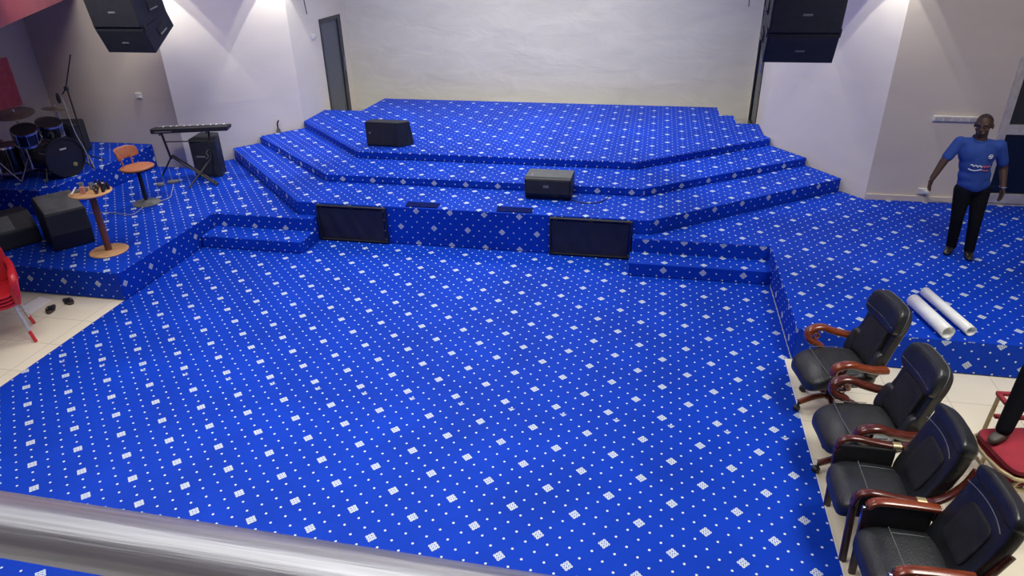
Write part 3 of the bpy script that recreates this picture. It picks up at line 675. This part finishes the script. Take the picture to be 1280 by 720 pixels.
def visitor(loc, rz, label, wood, flatarm=False):
    t = thing('leather_armchair', label, 'chair', loc, rz, 'black leather armchairs in a row by the carpet')
    def seatfn(p):
        k = max(0, -p.x-.10); return Vector((p.x, p.y, p.z - 1.9*k*k - .05*max(0, p.x)))
    obj('seat', sell(BM(), (-.01, 0, .385), (.245, .205, .070), .45, .30, 44, 20, seatfn), M_leather, t)
    obj('seat_piping', tube(BM(), cr([(-.07, -.190, .445), (-.075, -.10, .454), (-.075, .10, .454), (-.07, .190, .445)], 5), .003, 6), M_seam, t)
    obj('seat_piping', tube(BM(), cr([(-.07, .140, .453), (.05, .142, .448), (.16, .142, .44)], 5), .0025, 6), M_seam, t)
    def back(p):
        h = p.z; base = Vector((.155 + .50*h - .30*h*h, 0, .39 + h*.96)); n = Vector((-.90, 0, .43))
        q = base - n*p.x + n*.75*p.y*p.y; q.y = p.y; return q
    obj('backrest', sell(BM(), (.02, 0, .285), (.052, .215, .300), .42, .30, 44, 28, back), M_leather, t)
    obj('headrest', sell(BM(), (.016, 0, .525), (.060, .213, .062), .6, .34, 40, 16, back), M_leather, t)
    obj('back_insert', sell(BM(), (-.012, 0, .24), (.036, .125, .145), .35, .22, 36, 18, back), M_leather2, t)
    for z in (.455,):
        obj('back_piping', tube(BM(), [back(Vector((-.052, y/10*.19, z-.02*(y/10)**2))) for y in range(-10, 11)], .003, 6), M_seam, t)
    for s in (-1, 1):
        if flatarm:
            a = obj('armrest', tube(BM(), cr([(.19, s*.235, .575), (.05, s*.237, .582), (-.11, s*.24, .582), (-.165, s*.24, .567), (-.185, s*.24, .537)], 5), 0, 14, flat=(.030, .016), side=(0, 1, 0), e=.6), wood, t)
            obj('chrome_clip', box(BM(), .165, .195, s*.235-.012, s*.235+.012, .48, .58), M_chrome, a, smooth=False, bevel=.004)
            obj('chrome_clip', box(BM(), -.215, -.195, s*.235-.010, s*.235+.010, .41, .54), M_chrome, a, smooth=False, bevel=.004)
            obj('arm_panel', box(BM(), -.20, .16, s*.226-.010, s*.226+.010, .40, .565), M_leather2, t, smooth=False, bevel=.01)
            obj('back_rail', tube(BM(), [(.19, s*.218, .42), (.26, s*.218, .58), (.325, s*.21, .72)], 0, 12, flat=(.010, .022), side=(0, 1, 0), e=.5), M_wood2, t)
            obj('side_rail', tube(BM(), [(-.18, s*.232, .39), (.20, s*.232, .34)], 0, 12, flat=(.012, .018), side=(0, 1, 0), e=.5), wood, t)
        else:
            a = obj('armrest', tube(BM(), cr([(.385, s*.220, .80), (.345, s*.232, .70), (.27, s*.242, .605), (.18, s*.245, .555), (.05, s*.247, .560), (-.09, s*.247, .580), (-.155, s*.245, .572), (-.190, s*.242, .540), (-.20, s*.238, .48)], 6), 0, 14, flat=(.026, .017), side=(0, 1, 0), e=.7), wood, t)
            obj('chrome_band', tube(BM(), [(.175, s*.245, .5555), (.125, s*.245, .5565)], 0, 14, flat=(.0275, .0185), side=(0, 1, 0), e=.7), M_gold, a)
            obj('arm_panel', box(BM(), -.20, .15, s*.226-.012, s*.226+.012, .37, .545), M_leather2, t, smooth=False, bevel=.012)
        obj('leg', tube(BM(), cr([(-.195, s*.235, .53), (-.19, s*.232, .40), (-.18, s*.232, .20), (-.17, s*.235, 0)], 5), 0, 12, flat=(.017, .022), side=(0, 1, 0), e=.6), M_woodd, t)
        obj('leg', tube(BM(), cr([(.21, s*.225, .46), (.24, s*.225, .25), (.30, s*.225, 0)], 5), 0, 12, flat=(.017, .022), side=(0, 1, 0), e=.6), M_woodd, t)
    return t
visitor((4.43, -.705, 0), 0, 'black leather armchair with curved wooden arms and dark legs, third from the platform', M_wood2)
visitor((4.475, -1.255, 0), math.radians(2), 'black leather armchair with flat reddish arms and chrome clips, fourth from the platform', M_wood, True)
visitor((4.62, -1.80, 0), math.radians(2), 'black leather armchair cut off at the bottom right corner of the photo', M_wood, True)

# ---------------------------------------------------------------- rolled vinyl
def roll(p0, p1, r, label):
    t = Vector(p1)-Vector(p0); ln = t.length
    ang = math.atan2(t.y, t.x)
    bm = BM(); prof = []
    for k in range(64):
        a = 2*PI*k/28; rr = r*(1 - .0035*k); prof.append((rr*math.cos(a), rr*math.sin(a)))
    rows = []
    for x in (0, ln*.5, ln): rows.append([bm.verts.new((x, c_, s_+r)) for c_, s_ in prof])
    for A, B in zip(rows, rows[1:]):
        for k in range(63): bm.faces.new((A[k], A[k+1], B[k+1], B[k]))
    o = obj('vinyl_roll', bm, M_vinyl, angle=60); md = o.modifiers.new('S', 'SOLIDIFY'); md.thickness = .0015
    o.location = p0; o.rotation_euler = (0, 0, ang); tag(o, label, 'roll')
roll((5.40, 1.94, PZ), (5.51, 1.36, PZ), .060, 'white roll of vinyl on the right platform, nearer the swivel chairs')
roll((5.57, 2.16, PZ), (5.72, 1.44, PZ), .047, 'white roll of vinyl on the right platform, farther from the swivel chairs')

# ---------------------------------------------------------------- red banquet chairs, right
def banquet(loc, rz, label):
    t = thing('banquet_chair', label, 'chair', loc, rz, 'stacked red banquet chairs')
    obj('seat', sell(BM(), (0, 0, .445), (.215, .215, .032), .5, .35, 40, 14), M_redvel, t)
    obj('seat_frame', tube(BM(), cr([(-.20, -.20, .41), (.20, -.20, .41), (.20, .20, .41), (-.20, .20, .41), (-.20, -.20, .41)], 4), .012), M_gold, t)
    for s in (-1, 1):
        obj('leg', tube(BM(), cr([(.12, s*.20, .41), (.19, s*.205, .36), (.22, s*.21, .18), (.235, s*.215, 0)], 5), .013), M_gold, t)
        obj('leg', tube(BM(), cr([(-.16, s*.20, .41), (-.21, s*.205, .2), (-.25, s*.21, 0)], 5), .013), M_gold, t)
    obj('back_frame', tube(BM(), cr([(-.20, -.20, .42), (-.215, -.20, .55), (-.25, -.195, .80), (-.26, -.12, .87), (-.26, .12, .87), (-.25, .195, .80), (-.215, .20, .55), (-.20, .20, .42)], 5), .014), M_gold, t)
    obj('backrest', sell(BM(), (-.245, 0, .74), (.02, .175, .12), .5, .4), M_redvel, t)
    return t
RC = (5.385, -.33)
b0 = banquet((*RC, -.0), math.radians(-168), 'red velvet banquet chair with brass legs, lower one of the pair at right')
dup(b0, (*RC, .075), math.radians(-168), 'red velvet banquet chair with brass legs, upper one under the shoe')
# low foot stool frame behind: brass posts with red rails
t = thing('wooden_rack', 'low brass framed seat with red rails behind the red banquet chairs', 'rack', (5.52, .10, 0), math.radians(4))
for x in (-.13, .25):
    for y in (-.06, .06): obj('leg', tube(BM(), [(x-.03, y, 0), (x, y*.9, .62)], .014), M_gold, t)
for y in (-.06, .06): obj('rail', box(BM(), -.15, .27, y-.015, y+.015, .61, .635), M_redvel, t, smooth=False, bevel=.004)
obj('rail', box(BM(), -.15, .27, -.015, .015, .46, .485), M_redvel, t, smooth=False, bevel=.004)
obj('rail', box(BM(), -.155, -.125, -.06, .06, .61, .635), M_redvel, t, smooth=False, bevel=.004)

# ---------------------------------------------------------------- people
def capsule(bm, a, b, ra, rb, n=14):
    M, L = align(a, b); prof = [(0, -ra)]
    for k in range(1, 6): t = PI/2*(1-k/6); prof.append((ra*math.cos(t), -ra*math.sin(t)))
    prof.append((ra, 0)); prof.append((rb, L))
    for k in range(1, 6): t = PI/2*k/6; prof.append((rb*math.cos(t), L+rb*math.sin(t)))
    prof.append((0, L+rb)); lathe(bm, prof, n, M)
def chain(bm, pts, rs, **k):
    for (a, b, ra, rb) in zip(pts, pts[1:], rs, rs[1:]): capsule(bm, a, b, ra, rb, **k)
def ell(bm, c, s, M=None):
    sell(bm, (0, 0, 0), s, 1, 1, 24, 14, (lambda p: M @ p + Vector(c)) if M else (lambda p: p + Vector(c)))
def fused(name, bm, mat, parent, voxel=.007, smooth=4):
    o = obj(name, bm, mat, parent)
    md = o.modifiers.new('Remesh', 'REMESH'); md.mode = 'VOXEL'; md.voxel_size = voxel; md.use_smooth_shade = True
    md = o.modifiers.new('Smooth', 'SMOOTH'); md.factor = .5; md.iterations = smooth
    return o
def hand(bm, wrist, direction, palm_n, thumb_side, s=1.0, curl=.5):
    d = Vector(direction).normalized(); n = Vector(palm_n); n = (n - d*n.dot(d)).normalized(); w = d.cross(n)*thumb_side
    W = Vector(wrist); P = W + d*.045*s
    M = Matrix((w, n, d)).transposed()
    ell(bm, W + d*.042*s, (.036*s, .015*s, .048*s), M)
    for i, (off, ln) in enumerate(((.026, .062), (.009, .070), (-.009, .066), (-.025, .052))):
        r0 = W + d*.078*s + w*off*s; p = r0; dd = d.copy(); pts = [W + d*.05*s + w*off*.8*s, r0]
        for k, seg in enumerate((.42, .32, .26)):
            dd = (Matrix.Rotation(curl*(.5+.3*k), 3, w*thumb_side) @ dd) if False else (dd + n*curl*(.35+.25*k)).normalized()
            p = p + dd*ln*seg*s; pts.append(p)
        chain(bm, pts, [.0085*s, .0088*s, .008*s, .0072*s, .006*s], n=8)
    t0 = W + d*.02*s + w*.02*s; t1 = t0 + (w*.8 + d*.6 + n*.2)*.035*s; t2 = t1 + (w*.3 + d*.9 + n*.3)*.03*s; t3 = t2 + (d + n*.4)*.02*s
    chain(bm, [t0, t1, t2, t3], [.012*s, .011*s, .009*s, .007*s], n=8)
V = Vector
# man in the blue polo: floor point (6.22,3.2)
man = thing('person', 'person in a blue polo shirt and black trousers standing on the right platform', 'person', (6.22, 3.22, PZ))
hd = V((-.125, -.02, 1.388))                # head centre
face = V((-.50, -.86, -.10)).normalized(); up = V((-.06, -.02, 1)).normalized(); rt = face.cross(up).normalized(); up = rt.cross(face).normalized()
HM = Matrix((rt, -face, up)).transposed()   # local x right, y back, z up
def hp(x, y, z): return hd + HM @ (V((x, y, z))*1.10)
nk = V((-.115, .0, 1.255)); shR, shL = V((-.275, .03, 1.205)), V((.075, -.015, 1.195)); ch = V((-.095, .005, 1.10)); wa = V((-.065, .0, .90)); pe = V((-.05, .01, .76))
hR, hL = V((-.13, .0, .72)), V((.035, .0, .72)); kR, kL = V((-.115, -.015, .42)), V((.045, -.055, .40)); aR, aL = V((-.06, .06, .075)), V((.08, -.04, .075))
eR, wR = V((-.385, -.01, 1.02)), V((-.465, -.05, .845)); eL, wL = V((.185, .02, .955)), V((.195, -.065, .775))
bm = BM()
ell(bm, hp(0, .012, .020), (.072, .088, .085), HM.to_4x4()); ell(bm, hp(0, -.012, -.040), (.056, .064, .066), HM.to_4x4()); ell(bm, hp(0, -.035, -.080), (.030, .028, .024), HM.to_4x4())
ell(bm, hp(0, -.083, -.020), (.014, .018, .020), HM.to_4x4()); capsule(bm, hp(0, -.074, .015), hp(0, -.088, -.018), .008, .011)
capsule(bm, hp(-.022, -.070, -.052), hp(.022, -.070, -.052), .010, .010)
capsule(bm, hp(-.036, -.060, .024), hp(.036, -.060, .024), .009, .009)
for s in (-1, 1):
    ell(bm, hp(s*.070, .010, -.006), (.009, .018, .028), HM.to_4x4()); ell(bm, hp(s*.034, -.036, -.024), (.024, .024, .022), HM.to_4x4())
capsule(bm, hp(0, .02, -.05), nk - V((0, 0, .06)), .052, .060)
capsule(bm, nk - V((0, 0, .08)), shR - V((0, 0, .01)), .04, .042); capsule(bm, nk - V((0, 0, .08)), shL - V((0, 0, .01)), .04, .042)
capsule(bm, ch, wa, .085, .09); capsule(bm, wa, pe, .09, .095)
chain(bm, [shR, eR, wR], [.048, .040, .028]); chain(bm, [shL, eL, wL], [.048, .040, .028])
hand(bm, wR, (-.25, -.35, -1), (.5, -.6, .1), 1, .95, .45); hand(bm, wL, (-.05, -.35, -1), (-.9, -.2, 0), -1, .95, .45)
chain(bm, [hR, kR, aR], [.082, .055, .036]); chain(bm, [hL, kL, aL], [.082, .055, .036])
fused('body', bm, M_skin, man, .0055, 4)
bm = BM(); sell(bm, (0, 0, 0), (.0668, .0815, .0790), 1, 1, 36, 20, lambda p: hp(p.x, p.y+.012, p.z+.020))
bmesh.ops.bisect_plane(bm, geom=bm.verts[:]+bm.edges[:]+bm.faces[:], plane_co=hp(0, 0, .050), plane_no=(HM @ V((0, .70, .71))).normalized(), clear_inner=True)
obj('hair', bm, M_hair, man)
for s in (-1, 1):
    e = obj('eye', sell(BM(), hp(s*.026, -.067, .003), (.008, .005, .0045), 1, 1, 14, 8), M_eye, man); obj('pupil', sell(BM(), hp(s*.026, -.0725, .003), (.0045, .0035, .0045), 1, 1, 10, 6), M_black, e)
# shirt
bm = BM()
ell(bm, ch + V((0, 0, .0)), (.175, .120, .15)); ell(bm, V((-.09, 0, 1.00)), (.150, .112, .15)); ell(bm, V((-.07, 0, .88)), (.150, .118, .13)); ell(bm, V((-.055, 0, .80)), (.152, .120, .10))
capsule(bm, nk + V((.0, .01, -.06)), shR + V((.02, 0, -.01)), .066, .058); capsule(bm, nk + V((0, .01, -.06)), shL + V((-.02, 0, -.01)), .066, .058)
sR = shR.lerp(eR, .78); sL = shL.lerp(eL, .72)
capsule(bm, shR, sR, .058, .054); capsule(bm, shL, sL, .058, .054)
capsule(bm, nk + V((0, .012, -.035)), nk + V((0, .01, -.07)), .060, .085)
capsule(bm, V((-.09, 0, 1.05)), V((-.055, 0, .80)), .124, .122)
sh = fused('polo_shirt', bm, M_shirt, man, .008, 14)
# collar
def ringc(c, r, n, tilt): return [c + V((r*math.cos(2*PI*k/n), r*1.0*math.sin(2*PI*k/n), tilt*math.sin(2*PI*k/n))) for k in range(n+1)]
obj('collar', tube(BM(), ringc(nk + V((0, .004, -.008)), .064, 20, .022), 0, 8, flat=(.016, .006), side=(0, 0, 1)), M_shirt, man)
# prints on the shirt front, laid on the chest facing the room
fdir = V((-.22, -.97, 0)).normalized(); fr = V((.97, -.22, 0)).normalized()
def chest(u, z, off=.0):
    off += .0135 if z < 1.05 else .006
    c = V((-.085, 0, 0)); w = .150; a = max(-1, min(1, u/w))
    return V((c.x + u, -(.118+off)*math.sqrt(max(0, 1-a*a*.93)), z))
def strokes(pts, r, m, nm):
    obj(nm, tube(BM(), [chest(u, z, .001) for u, z in pts], 0, 8, flat=(.003, r), side=(0, 1, 0)), m, sh)
strokes([(-.09+.012*i, 1.012+.010*math.sin(i*2.2)-.0005*i) for i in range(9)], .006, M_whitep, 'chest_print')
strokes([(.01+.011*i, 1.006+.008*math.sin(i*2.4)) for i in range(8)], .006, M_redp, 'chest_print')
strokes([(-.10+.01*i, .972-.010*math.sin(i*.35)) for i in range(12)], .005, M_whitep, 'chest_print')
strokes([(.02+.01*i, .966+.006*math.sin(i*2.0)) for i in range(7)], .005, M_redp, 'chest_print')
bm = BM(); c0 = chest(.066, 1.115, .006)
strokes([(.066+.020*math.cos(k*.6), 1.105+.020*math.sin(k*.6)) for k in range(11)], .004, M_whitep, 'chest_badge')
strokes([(.052+.005*k, 1.105+.006*math.sin(k*1.5)) for k in range(6)], .004, M_whitep, 'chest_badge')
# trousers
bm = BM()
ell(bm, pe + V((.0, 0, -.01)), (.142, .112, .10)); chain(bm, [hR, kR, aR + V((0, 0, .0))], [.088, .062, .050]); chain(bm, [hL, kL, aL], [.088, .062, .050])
fused('trousers', bm, M_trouser, man, .008, 4)
for a, ry, nm in ((aR, V((-.55, -.80, 0)), 0), (aL, V((-.2, -.98, 0)), 0)):
    d_ = ry.normalized(); M_ = Matrix((d_.cross(V((0, 0, 1))), d_, V((0, 0, 1)))).transposed()
    c = V((a.x, a.y, 0)) + d_*.045
    obj('shoe', sell(BM(), (0, 0, .035), (.040, .105, .035), .7, .75, 28, 14, lambda p, M_=M_, c=c: c + M_ @ V((p.x, p.y, max(0, p.z*(1-.35*max(0, p.y)/.1))))), M_shoe, man)
obj('wristwatch', tube(BM(), ringc(wL + V((0, 0, .012)), .029, 18, 0), 0, 8, flat=(.008, .004), side=(0, 0, 1)), M_chrome, man)

# second person: only the leg enters the frame, one shoe on the red chair seat
SZT = .477+.075
p2 = thing('person', 'person in black trousers at the right edge, one shoe on the red chair', 'person', (5.72, -.12, 0))
o_ = V((5.72, -.12, 0))
an1 = V((5.25, -.27, SZT+.085)) - o_; kn1 = V((5.345, -.16, SZT+.46)) - o_; hp1 = V((5.86, .0, 1.00)) - o_
an2 = V((6.08, .02, .08)) - o_; kn2 = V((6.06, .0, .48)) - o_; hp2 = V((6.05, .12, .98)) - o_
bm = BM(); chain(bm, [hp1, kn1, an1], [.09, .062, .048]); chain(bm, [hp2, kn2, an2], [.09, .062, .048]); ell(bm, (hp1+hp2)/2 + V((0, 0, .03)), (.12, .15, .12))
tr2 = fused('trousers', bm, M_trouser, p2, .010, 4)
pv = (hp1+hp2)/2; bm = BM()
capsule(bm, pv, pv + V((-.04, 0, .42)), .11, .12); nk2 = pv + V((-.05, 0, .56)); 
ell(bm, nk2 + V((-.02, 0, .15)), (.09, .075, .11)); capsule(bm, nk2 - V((0, 0, .05)), nk2 + V((-.01, 0, .1)), .05, .048)
for s in (-1, 1):
    ell(bm, nk2 + V((-.01, s*.075, .15)), (.018, .01, .028))
    a_, b_, c_ = nk2 + V((0, s*.17, -.06)), nk2 + V((.02, s*.22, -.32)), nk2 + V((-.06, s*.2, -.55))
    capsule(bm, nk2 - V((0, 0, .04)), a_, .05, .05); chain(bm, [a_, b_, c_], [.05, .038, .027]); hand(bm, c_, (-.2, 0, -1), (-1, 0, 0), s, 1, .5)
ell(bm, nk2 + V((-.11, 0, .145)), (.015, .014, .02))
chain(bm, [hp1, kn1, an1], [.07, .05, .036]); chain(bm, [hp2, kn2, an2], [.07, .05, .036])
fused('body', bm, M_skin, p2, .008, 2)
bm = BM(); capsule(bm, pv + V((0, 0, .05)), pv + V((-.04, 0, .42)), .135, .14)
for s in (-1, 1):
    a_, b_ = nk2 + V((0, s*.17, -.06)), nk2 + V((.02, s*.22, -.32)); capsule(bm, nk2 - V((0, 0, .07)), a_, .06, .062); capsule(bm, a_, a_.lerp(b_, .7), .062, .055)
fused('shirt', bm, M_trouser, p2, .010, 4)
obj('hair', sell(BM(), nk2 + V((-.008, 0, .192)), (.092, .078, .078), 1, 1), M_hair, p2)
for a in (an1, an2):
    d_ = V((-.80, -.60, 0)); M_ = Matrix((d_.cross(V((0, 0, 1))), d_, V((0, 0, 1)))).transposed(); zb = SZT if a is an1 else 0
    c = V((a.x, a.y, zb)) + d_*.03
    obj('shoe', sell(BM(), (0, 0, .032), (.036, .085, .032), .7, .75, 28, 14, lambda p, M_=M_, c=c: c + M_ @ V((p.x, p.y, max(0.002, p.z*(1-.3*max(0, p.y)/.1))))), M_brown, p2)

# ---------------------------------------------------------------- wall fittings
t = thing('socket_trunking', 'row of white power sockets on the right wall beside the man', 'sockets', (6.48, 4.868, 1.39))
obj('trunking', box(BM(), -.25, .25, -.03, 0, -.03, .035), M_white, t, smooth=False, bevel=.003)
for i in range(5): obj('socket_plate', box(BM(), -.235+i*.095, -.155+i*.095, -.038, -.03, -.022, .027), M_alu, t, smooth=False, bevel=.002)
t = thing('wall_socket', 'white double socket low on the right wall left of the man', 'socket', (6.34, 4.868, .475))
obj('plate', box(BM(), -.07, .07, -.035, 0, -.035, .035), M_white, t, smooth=False, bevel=.004)
obj('plug', box(BM(), -.01, .04, -.075, -.035, -.02, .02), M_white, t, smooth=False, bevel=.006)
cable('grey cable hanging from the low wall socket along the wall base', [(6.36, 4.80, .46), (6.42, 4.80, .38), (6.6, 4.82, .36), (6.95, 4.80, PZ+.01)], .006, M_cable)
t = thing('light_switch', 'white switch plate on the wall left of the stage door', 'switch', (-2.838, 7.18, 1.95))
obj('plate', box(BM(), 0, .02, -.06, .06, -.04, .04), M_white, t, smooth=False, bevel=.004); obj('rocker', box(BM(), .02, .027, -.02, .02, -.02, .02), M_white, t, smooth=False)
t = thing('light_switch', 'white switch plate on the grey wall behind the bass drum', 'switch', (-4.61, 4.868, 1.42))
obj('plate', box(BM(), -.05, .05, -.02, 0, -.04, .04), M_white, t, smooth=False, bevel=.004); obj('rocker', box(BM(), .0, .04, -.028, -.02, -.03, -.01), M_white, t, smooth=False)
for x, y, lab in ((-2.68, 6.7, 'short dark cable end dangling from above by the left stage wall'), (4.3, 8.4, 'short dark cable end dangling from above by the right stage wall')):
    zt = 2.36 if x < 0 else 2.30
    cable(lab, [(x, y, H), (x, y, 3.2), (x+.01, y, 2.7), (x+.03, y, zt)], .008, M_darkfr, 'hanging_cable')

# ---------------------------------------------------------------- balcony rail at the camera
t = thing('balcony_railing', 'thick brushed steel handrail crossing the lower left corner', 'railing', (2.6, -3.873, 0))
obj('top_rail', tube(BM(), [(-4.6, .025, 2.976), (0, 0, 2.976), (3.4, -.018, 2.976)], .0325, 64), M_steel, t)
for x in (-3.4, 2.6): obj('post', tube(BM(), [(x, .005*x, 1.92), (x, .005*x, 2.955)], .022, 16), M_steel, t)
struct('trim_3', box(BM(), -6.1, 9.1, -6.7, -3.75, 1.80, 1.92), M_slab)

# ---------------------------------------------------------------- to metres
for o in list(bpy.context.scene.objects):
    if o.parent is None:
        o.location = Vector(o.location)*K; o.scale = (K, K, K)
def kp(*p): return [q*K for q in p]

# ---------------------------------------------------------------- lights
def area(name, loc, size, power, col=(1, 1, 1), rot=(0, 0, 0), sy=None, spread=None):
    l = bpy.data.lights.new(name, 'AREA'); l.energy = power; l.color = col; l.size = size*K
    if sy: l.shape = 'RECTANGLE'; l.size_y = sy*K
    if spread: l.spread = spread
    o = bpy.data.objects.new(name, l); C.objects.link(o); o.location = kp(*loc); o.rotation_euler = rot; return o
W1 = (1, .95, .86)
def aim(o, tgt):
    d = Vector(kp(*tgt)) - o.location; o.rotation_euler = d.to_track_quat('-Z', 'Y').to_euler()
area('ceiling_and_fill_light', (.8, 3.0, H-.06), 3.4, 108, W1, sy=1.6, spread=math.radians(115))
area('ceiling_and_fill_light', (.8, -1.2, H-.06), 3.6, 130, W1, sy=2.0, spread=math.radians(115))
area('ceiling_and_fill_light', (.8, 6.6, H-.06), 4.6, 132, (1, .96, .90), sy=1.4, spread=math.radians(125))
area('ceiling_and_fill_light', (.8, 4.6, H-.06), 4.0, 60, (1, .96, .90), sy=.6, rot=(math.radians(38), 0, 0), spread=math.radians(100))  # added wash tilted at the back wall, not a known fixture
area('ceiling_and_fill_light', (5.9, -.6, H-.06), 1.4, 125, (1, .96, .88), sy=2.2, spread=math.radians(120))
area('ceiling_and_fill_light', (-3.0, .4, H-.06), 1.2, 100, (1, .96, .88), sy=2.0, spread=math.radians(120))
aim(area('ceiling_and_fill_light', (5.3, 1.6, H-.1), 1.4, 45, (1, .94, .86), sy=1.4, spread=math.radians(110)), (7.2, 4.9, 1.3))  # added fill aimed at the right alcove wall, no lamp known there
aim(area('ceiling_and_fill_light', (-3.0, 2.0, H-.1), 1.4, 85, (1, .94, .85), sy=1.4, spread=math.radians(110)), (-5.4, 4.9, 1.2))  # extra fill put in to brighten the left alcove wall
area('ceiling_and_fill_light', (1.2, -4.4, H-.06), 4.4, 24, (1, 1, 1), sy=2.2, spread=math.radians(110))  # unseen fill added over the balcony to brighten the steel handrail
def spot(loc, tgt, power, ang, blend, col, r=.03):
    l = bpy.data.lights.new('wall_spot', 'SPOT'); l.energy = power; l.color = col; l.spot_size = math.radians(ang); l.spot_blend = blend; l.shadow_soft_size = r
    o = bpy.data.objects.new('wall_spot', l); C.objects.link(o); o.location = kp(*loc)
    o.rotation_euler = (Vector(tgt)-Vector(loc)).to_track_quat('-Z', 'Y').to_euler(); return o
# splayed walls: downlights give pale cones with violet dusk between them
for (x, y, z, e) in ((-4.05, 4.90, 3.38, 90), (-2.90, 6.33, 3.38, 90), (-4.05, 4.90, 3.62, 60), (-2.90, 6.33, 3.62, 60)):
    spot((x+.29, y-.22, z), (x+.27, y-.20, 0), e, 68, .05, (1, .97, .93), .015)
for (x, y, z, e) in ((5.65, 4.90, 3.38, 50), (4.63, 6.33, 3.38, 50), (5.65, 4.90, 3.62, 60), (4.63, 6.33, 3.62, 60)):
    spot((x-.29, y-.22, z), (x-.27, y-.20, 0), e, 68, .05, (1, .97, .93), .015)
for x, y in ((-2.9, 5.2), (4.5, 5.2)):
    l = bpy.data.lights.new('violet_light', 'POINT'); l.energy = 26; l.color = (.45, .38, 1); l.shadow_soft_size = .1
    o = bpy.data.objects.new('violet_light', l); C.objects.link(o); o.location = kp(x, y, H-.35)
w = bpy.data.worlds.new('World'); bpy.context.scene.world = w; w.use_nodes = True
w.node_tree.nodes['Background'].inputs[0].default_value = (.5, .5, .6, 1); w.node_tree.nodes['Background'].inputs[1].default_value = .3

# ---------------------------------------------------------------- camera
pitch, yaw, roll_, f = .4815, -.2045, -.0218, .8635
fw = Vector((math.sin(yaw)*math.cos(pitch), math.cos(yaw)*math.cos(pitch), -math.sin(pitch)))
r0 = Vector((math.cos(yaw), -math.sin(yaw), 0)); u0 = r0.cross(fw)
cr_, sr_ = math.cos(roll_), math.sin(roll_)
r = cr_*r0 + sr_*u0; u = -sr_*r0 + cr_*u0
cd = bpy.data.cameras.new('Camera'); cam = bpy.data.objects.new('Camera', cd); C.objects.link(cam)
cam.matrix_world = Matrix.Translation(kp(2.8945, -4.2944, 3.5349)) @ Matrix((r, u, -fw)).transposed().to_4x4()
cd.sensor_width = 36; cd.lens = 36*f*1000/1280; cd.clip_start = .02; cd.clip_end = 100
bpy.context.scene.camera = cam
vs = bpy.context.scene.view_settings; vs.view_transform = 'Standard'; vs.look = 'None'; vs.exposure = 0
bpy.context.scene.cycles.max_bounces = 8
